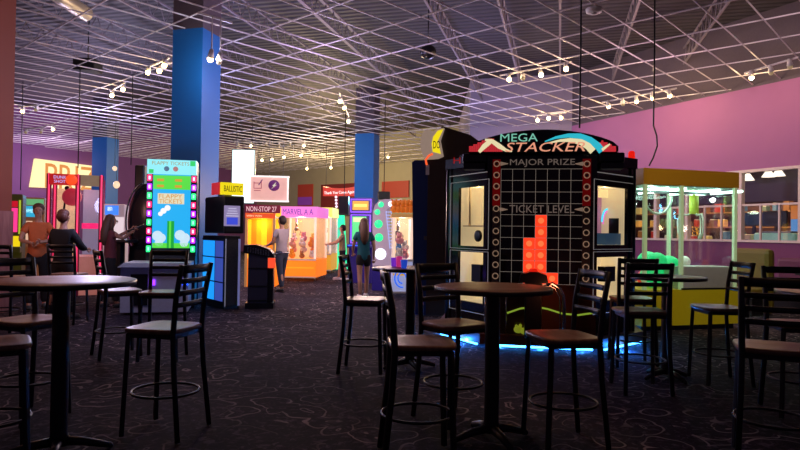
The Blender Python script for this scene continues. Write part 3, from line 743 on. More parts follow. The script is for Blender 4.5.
for px in (655, 700):
    light('POINT', 'crane_lamp', tuple((Matrix.Rotation(rz, 4, 'Z') @ Vector((X(px, .6), .7, z2-.15)))+Vector((o.x, o.y, 0))), 14, 'c8ffe4', .04)
# carriage and claws
mb = MB(); x, z = P.hit(694, 204, .55); mb.cyl((x, .55, z-.16), (x, .55, z+.14), .07, mat('lime_motor', (.55, .6, .08), .4, emit='c0d040', es=.2), 20); mb.cyl((x, .55, z+.14), (x, .55, z2-.04), .02, chrome, 8)
mb.box(((xl+xr)/2, .55, z2-.06), (xr-xl-.1, .05, .04), steel); cg = mb.build('claw_motor', t)
wt = mat('white_arm', (.7, .72, .68), .35)
for k in range(3):
    a = 2*PI*k/3+.4; mb = MB(); ca, sa = math.cos(a), math.sin(a)
    mb.tube([(x+ca*r_, .55+sa*r_, z-.14+dz) for r_, dz in ((.02, 0), (.10, -.04), (.2, -.02), (.24, -.14), (.23, -.32), (.17, -.42))], .014, wt, 8); mb.build('claw_finger', cg)
x2, zz2 = P.hit(658, 196, .5)
mb = MB(); mb.tube([(x2+.26*math.cos(a), .5, zz2+.28*math.sin(a)) for a in [PI+PI*k/12 for k in range(13)]], .018, wt, 8); mb.build('hoop_arm', t)
mb = MB(); mb.tube([(X(663), .9, zb_), (X(663), .9, z2)], .05, mat('blue_white_pole', (.45, .5, .65), .4), 12); mb.build('inner_pole', t)
gp = mat('green_ball', (.02, .55, .22), .5, emit='10d070', es=.5); rp = mat('red_ball', (.6, .06, .05), .5, emit='ff4030', es=.3); wp = mat('white_ball', (.7, .7, .7), .5, emit='ffffff', es=.1)
balls = [(652, 278, .18, gp), (668, 268, .20, gp), (648, 262, .17, gp), (676, 280, .17, gp), (662, 286, .14, rp), (645, 286, .13, rp), (671, 290, .12, wp), (655, 270, .16, gp), (684, 262, .1, wp), (657, 262, .15, gp)]
for i, (px, py, r_, m) in enumerate(balls):
    x, z = P.hit(px, py, .4+.12*(i % 3)); z = max(z, zb_+r_)
    c = {gp: 'green', rp: 'red', wp: 'white'}[m]
    b = thing('prize_ball', '%s glowing prize ball heaped inside the left window of yellow crane' % c, 'ball', tuple((Matrix.Rotation(rz, 4, 'Z') @ Vector((x, .4+.12*(i % 3), z-r_)))+Vector((o.x, o.y, 0))), 0, '%s prize balls in the yellow crane' % c)
    b2 = MB().ball((0, 0, r_), r_, m, 18).build('sphere', b)

# ================================================================== booth seating, right
o = ony(753, 300, 11.6); t = thing('booth_bench', 'olive yellow padded booth seat beside the glass prize machine, under windows', 'booth', (o.x, o.y), angW)
olive = mat('olive_vinyl', (.17, .12, .015), .45)
mb = MB(); mb.box((0, 0, 1.2*.5), (.75, .22, 1.2), olive, bev=.09); mb.build('backrest', t)
MB().box((0, -.36, .40), (.75, .5, .16), olive, bev=.05).build('seat', t); MB().box((0, -.36, .16), (.75, .45, .32), blackp).build('base', t)
o = ony(798, 300, 11.0); t = thing('booth_bench', 'plum padded booth bench running along the wall under the windows', 'booth', (o.x+1.0, o.y+.75), angW)
pl_v = mat('plum_vinyl', (.13, .02, .06), .5)
mb = MB(); mb.box((0, .1, .5), (1.9, .2, 1.0), pl_v, bev=.06); mb.build('backrest', t); MB().box((0, -.26, .40), (1.9, .5, .16), pl_v, bev=.05).build('seat', t); MB().box((0, -.26, .16), (1.9, .45, .32), blackp).build('base', t)
o = onz(783, 272.5, .76); 
t = thing('booth_table', 'low dark dining table before the plum booth bench at right', 'table', (onz(797, 272, .78).x+.25, onz(797, 272, .78).y-.75), angW)
MB().box((0, 0, .765), (1.1, .7, .035), edgeband, bev=.01).build('tabletop', t); MB().cyl((0, 0, .03), (0, 0, .75), .045, black).build('pole', t); MB().box((0, 0, .02), (.5, .5, .03), black, bev=.01).build('base', t)

# kitchen beyond the window
mb = MB(); wslab(wp0-wd*3, Wend, zm+.12, 4.4, mat('dark_maroon_soffit', (.05, .02, .03), .5), .9, 1.0); tag(mb.build('wall_soffit'), kind='structure')
bpy.context.view_layer.update()
def room_item(name, label, cat, px, d, parts, group=None):
    p = behind(px, d); t = thing(name, label, cat, (p.x, p.y), angW, group)
    for nm, f in parts: f(MB()).build(nm, t)
    return t
p = behind(780, 1.6); ct = thing('service_counter', 'long counter with lit front seen through the windows at right', 'counter', (p.x, p.y), angW)
MB().box((-2, 0, .45), (9, .6, .9), mat('brown_counter_front', (.22, .12, .07), .5)).build('front', ct); MB().box((-2, 0, .93), (9.1, .7, .06), mat('pale_worktop', (.5, .4, .3), .4)).build('worktop', ct)
mintm = mat('mint_enamel', (.30, .55, .48), .35, emit='80c8b0', es=.18)
def mk_oven(mb): return mb.box((0, 0, 1.26), (1.15, .5, .56), mintm, bev=.06)
room_item('counter_appliance', 'mint green rounded appliance standing on counter behind the window', 'appliance', 779, 1.6, [('body', mk_oven), ('handle', lambda mb: mb.box((0, -.28, 1.30), (.5, .03, .03), steel)), ('lid', lambda mb: mb.box((0, 0, 1.56), (.9, .4, .05), steel, bev=.01))])
room_item('counter_appliance', 'cream boxy appliance on the counter behind the window, left of the mint one', 'appliance', 749, 1.6, [('body', lambda mb: mb.box((0, 0, 1.24), (.36, .4, .52), cream, bev=.03)), ('door', lambda mb: mb.box((0, -.205, 1.2), (.24, .015, .3), blackp))])
room_item('monitor', 'black screen mounted above the cream appliance behind the window', 'monitor', 753, 2.4, [('screen', lambda mb: mb.box((0, 0, 1.95), (.9, .06, .4), blackp, bev=.01)), ('stand', lambda mb: mb.box((0, .05, 1.3), (.08, .06, 1.0), black))])
room_item('monitor', 'black screen above the mint appliance behind the window', 'monitor', 775, 2.4, [('screen', lambda mb: mb.box((0, 0, 1.95), (.7, .06, .45), blackp, bev=.01)), ('stand', lambda mb: mb.box((0, .05, 1.3), (.08, .06, 1.0), black))])
room_item('menu_board', 'orange and blue lit board at the right edge behind the window', 'sign', 797, 2.2, [('panel', lambda mb: mb.box((0, 0, 1.65), (.32, .05, 1.3), glow('orange_board', 'e08030', .6))), ('blue_patch', lambda mb: mb.box((0, -.03, 1.75), (.30, .01, .35), glow('blue_patch', '5090d0', .7)))])
room_item('magenta_lamp', 'small magenta lit box on the counter behind the left window edge', 'lamp', 743, 1.6, [('shade', lambda mb: mb.box((0, 0, 1.12), (.3, .2, .28), glow('magenta_box', 'c040c0', .9), bev=.02)), ('base', lambda mb: mb.box((0, 0, .97), (.2, .15, .02), blackp))])
cols = ['8a5a30', 'b0a060', '705040', 'a03028', 'c0b8a0', '607060', 'd0a050', '50708a']
p = behind(720, 4.6); sh = thing('storage_shelf', 'long shelf of jars and boxes on brown wall seen through the windows', 'shelf', (p.x, p.y), angW)
for z in (1.25, 1.75, 2.25, 2.75): MB().box((0, 0, z), (14, .3, .04), mat('shelf_wood', (.35, .18, .08), .5)).build('board', sh)
bpy.context.view_layer.update()
pi = 0; protos = {}
for z in (1.27, 1.77, 2.27):
    x = -6.5
    while x < 6.3:
        ci = random.randrange(8); w_ = random.choice((.14, .2, .26)); h_ = random.choice((.16, .24, .32))
        c_ = sh.matrix_world @ Vector((x, 0, z))
        if (ci, w_, h_) not in protos:
            cn_ = ['tan', 'khaki', 'dark brown', 'brick red', 'cream', 'grey-green', 'amber', 'slate blue'][ci]; wn_ = {.14: 'narrow', .2: 'medium-width', .26: 'wide'}[w_]; hn_ = {.16: 'low', .24: 'mid-height', .32: 'tall'}[h_]
            bb = thing('supply_box', '%s, %s %s box with white lid on the shelf behind the windows' % (wn_, hn_, cn_), 'box', tuple(c_), angW, '%s %s %s boxes on the shelf behind the windows' % (wn_, hn_, cn_))
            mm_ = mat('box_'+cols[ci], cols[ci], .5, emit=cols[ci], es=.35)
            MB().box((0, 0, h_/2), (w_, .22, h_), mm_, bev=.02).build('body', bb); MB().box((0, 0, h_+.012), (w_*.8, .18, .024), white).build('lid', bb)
            protos[(ci, w_, h_)] = bb
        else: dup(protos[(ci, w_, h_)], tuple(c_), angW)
        x += w_+random.uniform(.15, .6)
for px in (720, 770, 690, 650): 
    q = behind(px, 2.6); light('POINT', 'kitchen_lamp', (q.x, q.y, 3.6), 150, 'ffd8a8', .2)
for px, py in ((747.5, 177), (768, 173.5), (778, 172.5)):
    q = behind(px, .55); z = ony(px, py, q.y).z; t = thing('pendant_lamp', 'bright cone lamp hanging behind the upper window pane', 'lamp', (q.x, q.y, z), 0, 'cone lamps behind the upper panes')
    MB().cyl((0, 0, -.09), (0, 0, .09), .16, glow('lamp_shade_glow', 'fff0d8', 1.6), 18, .05).build('lamp_shade', t); MB().cyl((0, 0, .09), (0, 0, 4.4-z), .008, blackp, 6).build('cord', t)
# ================================================================== people
def skin(nodes, edges, m, name, parent, sub=2):
    me = bpy.data.meshes.new(name); me.from_pydata([n[0] for n in nodes], edges, [])
    o = bpy.data.objects.new(name, me); C.objects.link(o)
    md = o.modifiers.new('s', 'SKIN'); md.use_smooth_shade = True
    for i, n in enumerate(nodes):
        r = n[1]; r = r if isinstance(r, tuple) else (r, r)
        me.skin_vertices[0].data[i].radius = r
    me.skin_vertices[0].data[0].use_root = True
    sb = o.modifiers.new('u', 'SUBSURF'); sb.levels = sub; sb.render_levels = sub
    dg = bpy.context.evaluated_depsgraph_get(); dg.update(); res = bpy.data.meshes.new_from_object(o.evaluated_get(dg))
    bpy.data.objects.remove(o); res.materials.clear(); res.materials.append(m)
    for p in res.polygons: p.use_smooth = True
    return res
def person(label, loc, rz, hgt, mats, arms, longhair=False, legs='long', sleeve=.55, lean=0, step=.12, hem=.82):
    skinm, shirtm, pantm, hairm, shoem = mats; k = hgt/1.72
    t = thing('person', label, 'person', loc, rz); t.scale = (k, k, k)
    L = lean
    nodes = [((0, 0, .95), (.14, .10)), ((0, -.01-L*.2, 1.09), (.115, .085)), ((0, -.02-L*.5, 1.27), (.14, .10)), ((0, -.0-L, 1.43), (.06, .055)), ((0, -.01-L*1.1, 1.51), .047)]
    edges = [(0, 1), (1, 2), (2, 3), (3, 4)]
    def add(n, par): nodes.append(n); edges.append((par, len(nodes)-1)); return len(nodes)-1
    hd = (0, -.03-L*1.2); a = add(((0, hd[1], 1.565), (.058, .07)), 4); a = add(((0, hd[1], 1.64), (.072, .088)), a); add(((0, hd[1]+.01, 1.70), (.052, .062)), a)
    palm = []
    for s, (el, wr) in zip((-1, 1), arms):
        sh = add(((s*.165, -L*.9, 1.39), .055), 2); e0 = (Vector((s*.18, -L*.9, 1.38))+Vector(el))/2
        b = add((tuple(e0), .046), sh); b = add((el, .038), b); mid = (Vector(el)+Vector(wr))/2; b = add((tuple(mid), .034), b); b = add((wr, .024), b)
        d = (Vector(wr)-Vector(el)).normalized(); hp = Vector(wr)+d*.06; b = add((tuple(hp), (.034, .022)), b); palm.append((hp, d, s))
    lg = []
    for s in (-1, 1):
        f = s*step
        h_ = add(((s*.085, 0, .88), .085), 0); kn = add(((s*.095, f*.5-.01, .49), .056), h_); c = add(((s*.098, f*.8+.01, .34), .052), kn); an = add(((s*.10, f+.02, .09), .036), c)
        add(((s*.105, f-.10, .035), (.036, .028)), an); lg.append((f, s))
    body = skin(nodes, edges, skinm, 'body', t)
    bm = bmesh.new(); bm.from_mesh(body)
    # fingers, nose, ears, eyes and mouth are grown on the same mesh
    mb = MB()
    for hp, d, s in palm:
        side = d.cross(Vector((0, 1, 0)));
        if side.length < .2: side = d.cross(Vector((0, 0, 1)))
        side.normalize(); n = d.cross(side)
        for i in range(4):
            ln = (.062, .072, .068, .052)[i]; b0 = hp+d*.02+side*(-.024+.016*i)
            mb.tube([b0, b0+d*ln*.55, b0+d*ln*.85+n*ln*.25, b0+d*ln*.9+n*ln*.5], [.0095, .009, .0085, .006], skinm, 6)
        b0 = hp-d*.02-side*.02; mb.tube([b0, b0-side*.028+d*.02, b0-side*.034+d*.055], [.011, .010, .007], skinm, 6)
    y = hd[1]
    mb.ball((0, y-.092, 1.615), (.013, .018, .02), skinm, 8)
    for s in (-1, 1): mb.ball((s*.075, y+.005, 1.62), (.01, .02, .03), skinm, 8)
    eye = mat('eye_dark', (.02, .015, .01), .3); lip = mat('lip', (.3, .09, .07), .5)
    for s in (-1, 1): mb.ball((s*.028, y-.082, 1.637), (.011, .008, .006), eye, 8)
    mb.ball((0, y-.086, 1.578), (.022, .008, .006), lip, 8)
    tmp = mb.build('tmp'); me2 = tmp.data; bm.from_mesh(me2)
    # material indices of the joined pieces
    base = len(body.polygons); bm.faces.ensure_lookup_table()
    names = [m.name for m in me2.materials]
    for i, p in enumerate(me2.polygons): bm.faces[base+i].material_index = {skinm.name: 0, 'eye_dark': 1, 'lip': 2}[names[p.material_index]]
    bm.to_mesh(body); bm.free(); body.materials.append(eye); body.materials.append(lip)
    for p in body.polygons: p.use_smooth = True
    bpy.data.objects.remove(tmp)
    bo = bpy.data.objects.new('body', body); C.objects.link(bo); bo.parent = t
    # shirt
    n2 = [((0, -.005, hem), (.175, .135)), ((0, -.005, .97), (.160, .12)), ((0, -.01-L*.2, 1.09), (.142, .108)), ((0, -.02-L*.5, 1.27), (.165, .12)), ((0, -L, 1.42), (.085, .07))]; e2 = [(0, 1), (1, 2), (2, 3), (3, 4)]
    for s, (el, wr) in zip((-1, 1), arms):
        n2.append(((s*.155, -L*.9, 1.385), .075)); e2.append((3, len(n2)-1)); a_ = Vector((s*.18, -L*.9, 1.38)); q = a_+(Vector(el)-a_)*sleeve
        n2.append((tuple(q), .062)); e2.append((len(n2)-2, len(n2)-1))
        if sleeve > .9:
            n2.append((tuple(Vector(el)+(Vector(wr)-Vector(el))*.85), .042)); e2.append((len(n2)-2, len(n2)-1))
    me = skin(n2, e2, shirtm, 'shirt', t); so = bpy.data.objects.new('shirt', me); C.objects.link(so); so.parent = t
    n3 = [((0, 0, 1.02), (.140, .108)), ((0, 0, .90), (.14, .11))]; e3 = [(0, 1)]
    for f, s in lg:
        n3.append(((s*.088, 0, .82), .10)); e3.append((1, len(n3)-1))
        if legs == 'long':
            n3 += [((s*.096, f*.5-.01, .49), .072), ((s*.10, f+.015, .10), .058)]; e3 += [(len(n3)-3, len(n3)-2), (len(n3)-2, len(n3)-1)]
        else:
            n3.append(((s*.093, f*.3, .66 if legs == 'short' else .55), .09)); e3.append((len(n3)-2, len(n3)-1))
    me = skin(n3, e3, pantm, 'trousers', t); so = bpy.data.objects.new('trousers' if legs == 'long' else 'shorts', me); C.objects.link(so); so.parent = t
    # hair
    mb = MB(); mb.ball((0, y+.036, 1.682), (.088, .088, .075), hairm, 18); mb.ball((0, y+.056, 1.635), (.087, .082, .098), hairm, 16)
    if longhair:
        mb.tube([(0, y+.04, 1.70), (0, y+.075, 1.58), (0, y+.105, 1.42), (0, y+.12, 1.27), (0, y+.12, 1.17)], [.07, .09, .10, .085, .03], hairm, 14)
        for s in (-1, 1): mb.tube([(s*.06, y+.01, 1.66), (s*.085, y+.02, 1.55), (s*.09, y+.04, 1.40)], [.03, .035, .02], hairm, 8)
    mb.build('hair', t)
    for f, s in lg:
        mb = MB(); mb.ball((s*.105, f-.045, .045), (.05, .135, .045), shoem, 14); mb.box((s*.105, f-.045, .012), (.085, .25, .022), white if shoem.name != 'black_shoe' else black, bev=.008); mb.build('shoe', t)
    return t
sk = mat('skin', (.50, .27, .18), .55, vary=.05); sk2 = mat('tan_skin', (.42, .20, .13), .55, vary=.05)
blackcloth = mat('black_cloth', (.012, .011, .014), .9); denim = mat('dark_denim', (.03, .045, .08), .85); whiteshoe = mat('white_shoe', (.7, .7, .7), .6); blackshoe = mat('black_shoe', (.02, .02, .02), .5)
dark_hair = mat('dark_hair', (.02, .012, .01), .6, bump=.5, scale=40); brown_hair = mat('brown_hair', (.10, .05, .03), .6, bump=.5, scale=40); red_hair = mat('auburn_hair', (.10, .022, .010), .6, bump=.5, scale=40)
def stand(px, py, head=None, hgt=None):
    p = onz(px, py); return (p.x, p.y, 0)
# local arm frames: person faces -Y; elbows and wrists given for (-x side, +x side)
down = lambda s: ((s*.23, .02, 1.12), (s*.24, -.06, .88))
person('person in grey t-shirt and dark jeans standing at the orange prize cabinets', stand(281, 291.5), face(-.8, .6), 1.72,
       (sk, mat('grey_shirt', (.42, .38, .42), .9), denim, dark_hair, blackshoe), [((-.2, -.18, 1.16), (-.14, -.38, 1.13)), ((.21, -.08, 1.12), (.16, -.30, 1.06))])
person('person in khaki t-shirt and black shorts reaching toward a game beside the green light', stand(342, 280), face(-1, -.1), 1.58,
       (sk, mat('khaki_shirt', (.36, .33, .16), .9), blackcloth, dark_hair, whiteshoe), [((-.2, -.2, 1.2), (-.16, -.42, 1.14)), ((.2, -.16, 1.18), (.14, -.4, 1.12))], legs='knee')
person('person with long brown hair in teal t-shirt and black shorts walking away', stand(363, 297.5), face(-.25, 1), 1.67,
       (sk, mat('teal_shirt', (.012, .12, .16), .9), blackcloth, brown_hair, whiteshoe), [down(-1), ((.22, -.05, 1.14), (.2, -.22, .98))], longhair=True, legs='short', step=.16, hem=.76)
q = ony(38, 240, 10.6); person('person in orange polo shirt and black trousers standing behind the bar tables', (q.x, q.y, 0), face(.45, -.9), 1.78,
       (sk, mat('orange_polo', (.62, .16, .05), .85), blackcloth, brown_hair, blackshoe), [((-.24, -.1, 1.14), (-.08, -.26, 1.1)), ((.24, -.1, 1.14), (.08, -.28, 1.12))])
q = ony(63, 240, 9.4); person('person with auburn hair in long-sleeved black top seen from behind at hoops cage', (q.x, q.y, 0), face(.1, 1), 1.65,
       (sk2, blackcloth, blackcloth, red_hair, blackshoe), [((-.26, -.08, 1.15), (-.2, -.3, 1.12)), ((.26, -.08, 1.15), (.2, -.3, 1.12))], sleeve=1.0)
q = ony(110, 240, 11.0); person('person with long brown hair in maroon top holding up a dark toy gun', (q.x, q.y, 0), face(.7, .6), 1.62,
       (sk2, mat('maroon_top', (.14, .03, .04), .9), blackcloth, brown_hair, blackshoe), [((-.2, -.18, 1.3), (-.1, -.36, 1.42)), ((.2, -.18, 1.32), (.06, -.38, 1.46))], longhair=True)
q2 = Vector((q.x, q.y, 0)); fd = Vector((.76, .65, 0))
g = thing('toy_gun', 'dark toy shooting gun raised in the hands of the long-haired person', 'toy gun', tuple(q2+fd*.40+Vector((0, 0, 1.36))), face(.7, .6))
mb = MB(); mb.tube([(0, .1, -.02), (0, -.3, .16)], .025, blackp, 8); mb.build('barrel', g); MB().tube([(0, .0, .0), (0, .03, -.1)], .02, blackp, 8).build('grip', g)

# ================================================================== flappy ticket tower
o = ony(170, 300, 10.9); P = Pl((o.x, o.y), R(14)); X, Z = P.X, P.Z
t = thing('ticket_game', 'tall ticket game with bright green and blue screen and chasing side lights', 'arcade machine', (o.x, o.y), R(14))
grp_cab = mat('charcoal_cabinet', (.03, .03, .035), .35)
x0, x1 = X(146), X(195.5); ztop = Z(170, 159.5)
MB().box(((x0+x1)/2, .27, ztop/2), (x1-x0, .5, ztop-.02), grp_cab).build('body', t)
mb = MB(); mb.box(((x0+x1)/2, .0, Z(170, 167.2)), (x1-x0, .06, Z(170, 160)-Z(170, 174.5)), glow('pale_sky_sign', '90e8f0', 1.0))
hd = mb.build('header_sign', t)
for a, b, c, d, m in ((147, 152, 174, 170, 'g'), (188, 194, 164, 160, 'g')): 
    pass
grn = glow('leaf_green_glow', '30d060', .95); gold = glow('gold_letter', 'b09020', .8); whg = glow('white_glow', 'f4f4ff', 1.0); skyb = glow('sky_blue_glow', '22a8e8', 1.05); grn2 = glow('lime_glow', '58d840', 1.0); grn3 = glow('deep_green_glow', '18a838', .9)
def fr(mb, xa, xb, za, zb2, y, m): mb.box(((X(xa)+X(xb))/2, y, (Z(170, za)+Z(170, zb2))/2), (X(xb)-X(xa), .006, abs(Z(170, za)-Z(170, zb2))), m)
mb = MB(); fr(mb, 148, 152.5, 170, 173.8, -.034, grn); mb.build('emblem', hd); mb = MB(); fr(mb, 189, 194, 160.5, 165.5, -.034, grn); mb.build('emblem', hd); mb = MB(); mb.lathe([(.045, 0), (.03, .01)], glow('grey_blue_dot', '6080a0', .7), 14, X=Matrix.Translation((X(165.5), -.032, Z(170, 169))) @ Matrix.Rotation(PI/2, 4, 'X')); mb.build('emblem', hd); mb = MB(); mb.lathe([(.045, 0), (.03, .01)], glow('rose_dot', 'c08080', .8), 14, X=Matrix.Translation((X(174.5), -.032, Z(170, 169))) @ Matrix.Rotation(PI/2, 4, 'X')); mb.build('emblem', hd)
text('header_lettering', 'FLAPPY TICKETS', gold, hd, ((X(151)+X(188))/2, -.032, Z(170, 163.5)), X(188)-X(151), .06, .004)
mb = MB(); fr(mb, 152, 190, 174.5, 248, -.003, skyb); sn = mb.build('screen', t)
mb = MB(); fr(mb, 152.3, 189.7, 175.5, 189.5, -.008, grn2)
fr(mb, 152.3, 189.7, 243, 248, -.008, grn2); fr(mb, 167, 174, 221, 248, -.012, grn3); fr(mb, 169, 171, 221, 248, -.016, grn2)
for px, py, r_ in ((155, 236, .09), (161, 238, .08), (180, 235, .09), (186, 238, .09), (159, 243, .07), (184, 243, .07), (163, 211, .05), (167, 208, .05), (160, 214, .04)):
    mb.lathe([(r_, 0), (r_, .004)], glow('cloud_glow', 'c8e4f4', .95) if py > 220 else whg, 14, X=Matrix.Translation((min(max(X(px), X(152)+r_), X(190)-r_), -.007, Z(170, py))) @ Matrix.Rotation(PI/2, 4, 'X'))
mb.build('scenery', sn)
mb = MB(); fr(mb, 157, 183.5, 193.5, 204, -.012, glow('cream_title', 'e8e0c0', .9)); mb.build('title_plate', sn)
org_ = glow('orange_title', 'e09838', .85)
text('title_lettering', 'FLAPPY', org_, sn, (X(170), -.018, Z(170, 196.4)), X(182)-X(159), .075, .004); text('title_lettering', 'TICKETS', org_, sn, (X(170), -.018, Z(170, 201.4)), X(182)-X(159), .075, .004)
mb = MB()
for i in range(4): fr(mb, 156+9*(i % 2)*2, 163+9*(i % 2)*2, 179+6*(i//2), 181.5+6*(i//2), -.013, glow('red_yellow_text', 'd8a030', .9))
mb.build('score_mark', sn)
lc = ['ff2060', 'a020ff', '20e070']
for s, px in ((-1, 148.8), (1, 193)):
    mb = MB(); mb.box((X(px), -.005, (Z(170, 175)+Z(170, 256))/2), (.10, .03, Z(170, 175)-Z(170, 256)), blackp); ls = mb.build('light_column', t)
    for i in range(9):
        z = Z(170, 178.5+i*8.8); mb = MB(); mb.box((X(px), -.03, z), (.075, .03, .11), glow('bulb_'+lc[i % 3], lc[i % 3], 2.2), bev=.012)
        mb.box((X(px), -.047, z), (.03, .006, .06), glow('bulb_core_'+lc[i % 3], 'f8d8ff' if i % 3 < 2 else '90ffc0', 1.6)); mb.build('bulb', ls)
deck_m = mat('grey_deck', (.6, .6, .66), .35)
zdk = Z(155, 262, -.5)
mb = MB(); mb.prism([(X(122, -.5), zdk-.07), (X(192, -.5), zdk-.07), (X(192, -.5), zdk), (X(128, -.5), zdk)], -.85, .05, deck_m); mb.build('play_deck', t)
mb = MB(); mb.box(((X(122, -.5)+X(192, -.5))/2, -.38, (zdk-.07)/2+.02), (X(190, -.5)-X(124, -.5), .72, zdk-.11), mat('white_grey_cabinet', (.55, .52, .6), .45)); cb = mb.build('deck_cabinet', t)
mb = MB(); xx = (X(140, -.75)); mb.box((xx, -.745, zdk*.48), (.26, .02, zdk*.6), blackp); mb.build('coin_door', cb)
for px, c in ((126, '2050ff'), (153, '8030ff'), (186, '2050ff')):
    mb = MB(); mb.box((X(px, -.745), -.75, zdk*.62), (.09, .02, .09), glow('deck_lamp_'+c, c, 3)); mb.build('deck_lamp', cb)

# ================================================================== kiosk right of the blue column
o = ony(224, 305, 10.95); rz = R(38); t = thing('coin_game', 'black upright game with yellow sign above and blue-lit side panel, before blue column', 'arcade machine', (o.x, o.y), rz)
# origin at the near corner: +x runs along the front to the right, y back along the blue-lit side
P = Pl((o.x, o.y), rz); Ps = Pl((o.x, o.y), rz+PI/2)   # side plane: x axis runs backwards
fwid = P.X(240); sdep = abs(Ps.X(203)); zb1 = P.Z(226, 236); 
MB().box((fwid/2, sdep/2, zb1/2), (fwid, sdep, zb1), blackp).build('lower_body', t)
blg = glow('azure_panel_glow', '1a90f0', 1.15); 
mb = MB(); n = 3
for i, (f0, f1) in enumerate(((.07, .40), (.44, .97))):
    mb.box((-.004, sdep*(f0+f1)/2, (zb1*.93+.12)/2), (.006, sdep*(f1-f0), zb1*.93-.12), blg if i else glow('periwinkle_panel', '4a60d0', .55))
tag(mb.build('light_panel', t), 'blue glowing side panel')
for z in (.12, zb1*.36, zb1*.70, zb1*.95): MB().box((-.012, sdep/2, z), (.012, sdep*.98, .02), black).build('panel_bar', t)
mb = MB(); mb.box((fwid*.48, -.006, zb1*.5), (fwid*.8, .01, zb1*.9), mat('speckled_grille', (.05, .045, .04), .6, vary=.9, scale=60)); mb.box((fwid*.04, -.01, zb1*.5), (.015, .012, zb1*.92), mat('silver_edge', (.6, .6, .65), .3, emit='c0c0d0', es=.15)); mb.box((fwid*.95, -.01, zb1*.5), (.04, .012, zb1*.92), mat('lilac_edge', (.4, .4, .6), .3, emit='9090d0', es=.3)); mb.build('front_grille', t)
zh0, zh1 = P.Z(226, 234), P.Z(226, 196); 
MB().box((fwid/2+.03, sdep*.45, (zh0+zh1)/2+.01), (fwid+.10, sdep*.9, zh1-zh0), blackp, bev=.03).build('head', t)
mb = MB(); yy = -.012; xa, za = P.hit(224, 226, yy); xb, zb3 = P.hit(240, 206, yy)
mb.box(((xa+xb)/2, yy, (za+zb3)/2), (xb-xa, .02, zb3-za), mat('display_face', (.2, .18, .25), .3, emit='a898c8', es=.55)); sc2 = mb.build('screen', t)
mb = MB(); mb.box(((xa+xb)/2, yy-.012, za+(zb3-za)*.25), ((xb-xa)*.7, .008, (zb3-za)*.35), glow('blue_target', '4050e0', .8))
for i in range(4): mb.box(((xa+xb)/2, yy-.012, za+(zb3-za)*(.5+.12*i)), ((xb-xa)*(.8-.1*i), .006, .012), glow('pale_line', 'e0d8f8', .8))
mb.build('target_marks', sc2)
zs0, zs1 = P.Z(226, 194.5), P.Z(226, 182.5)
mb = MB(); xa, xb = P.X(220.5, -.03), P.X(242.5, -.03)
mb.box(((xa+xb)/2, .03, (zs0+zs1)/2), (xb-xa, .12, zs1-zs0), glow('yellow_sign_glow', 'f0d810', .95)); sg = mb.build('sign', t)
text('sign_lettering', 'BALLISTIC', mat('dark_letter', (.05, .04, .02), .5), sg, ((xa+xb)/2+.01, -.033, (zs0+zs1)/2), (xb-xa)*.82, (zs1-zs0)*.5, .004)
mb = MB(); mb.box((xa-.01, .2, (zs0+zs1)/2), (.03, .34, (zs1-zs0)), mat('red_side_lamp', (.4, .02, .03), .4, emit='d01828', es=.55)); mb.build('side_lamp', t)
mb = MB(); mb.box((fwid/2, sdep*.4, (zs0+zh1)/2), (fwid*.6, .15, max(.04, zs0-zh1+.04)), blackp); mb.build('neck', t)

# ================================================================== dark control pedestal
o = ony(258, 306, 11.15); rz = R(8); t = thing('game_pedestal', 'dark panelled game pedestal with sloping button top and orange-red light', 'arcade machine', (o.x, o.y), rz)
P = Pl((o.x, o.y), rz); X, Z = P.X, P.Z; xa, xb = X(248.5), X(268); zt_ = Z(258, 253)
pn = mat('slate_panel', (.045, .04, .06), .4)
MB().box(((xa+xb)/2+.04, .24, .05), (xb-xa+.16, .56, .1), blackp).build('base', t)
mb = MB(); mb.box(((xa+xb)/2, .225, zt_/2+.04), (xb-xa, .45, zt_-.08), pn); bd = mb.build('body', t)
for z in (.14, zt_*.4, zt_*.72): MB().box(((xa+xb)/2, -.006, z), (xb-xa, .012, .03), black).build('panel_bar', bd)
mb = MB(); mb.box((xb+.05, .22, zt_*.45), (.10, .36, zt_*.9), blackp); mb.build('rear_housing', t)
lit_ = mat('orange_red_lamp', (.4, .05, .02), .4, emit='ff5030', es=.9)
mb = MB(); mb.box((xb+.07, .02, zt_*.82), (.13, .05, .18), lit_, bev=.01); mb.build('lamp', t)
mb = MB(); mb.prism([(xa-.08, zt_-.0), (xb+.05, zt_-.08), (xb+.12, zt_-.08), (xb+.11, zt_-.03), (xb+.02, zt_+.07), (xa+.15, zt_+.15), (xa-.08, zt_+.14)], -.05, .45, blackp); cp_ = mb.build('console_top', t)
mb = MB()
for i in range(9):
    for j in range(4):
        mb.ball((xa+.0+.045*i, -.052, zt_+.10-.025*j-.008*i), (.015, .006, .008), mat('key_grey', (.12, .12, .15), .3), 6)
tag(mb.build('button_field', cp_), kind='stuff')
mb = MB(); mb.tube([(xb+.1, .0, zt_-.02), (xb+.32, .1, zt_-.0), (xb+.36, .3, zt_-.0), (xb+.3, .5, zt_-.02)], .014, steel, 8); mb.build('hand_rail', t)

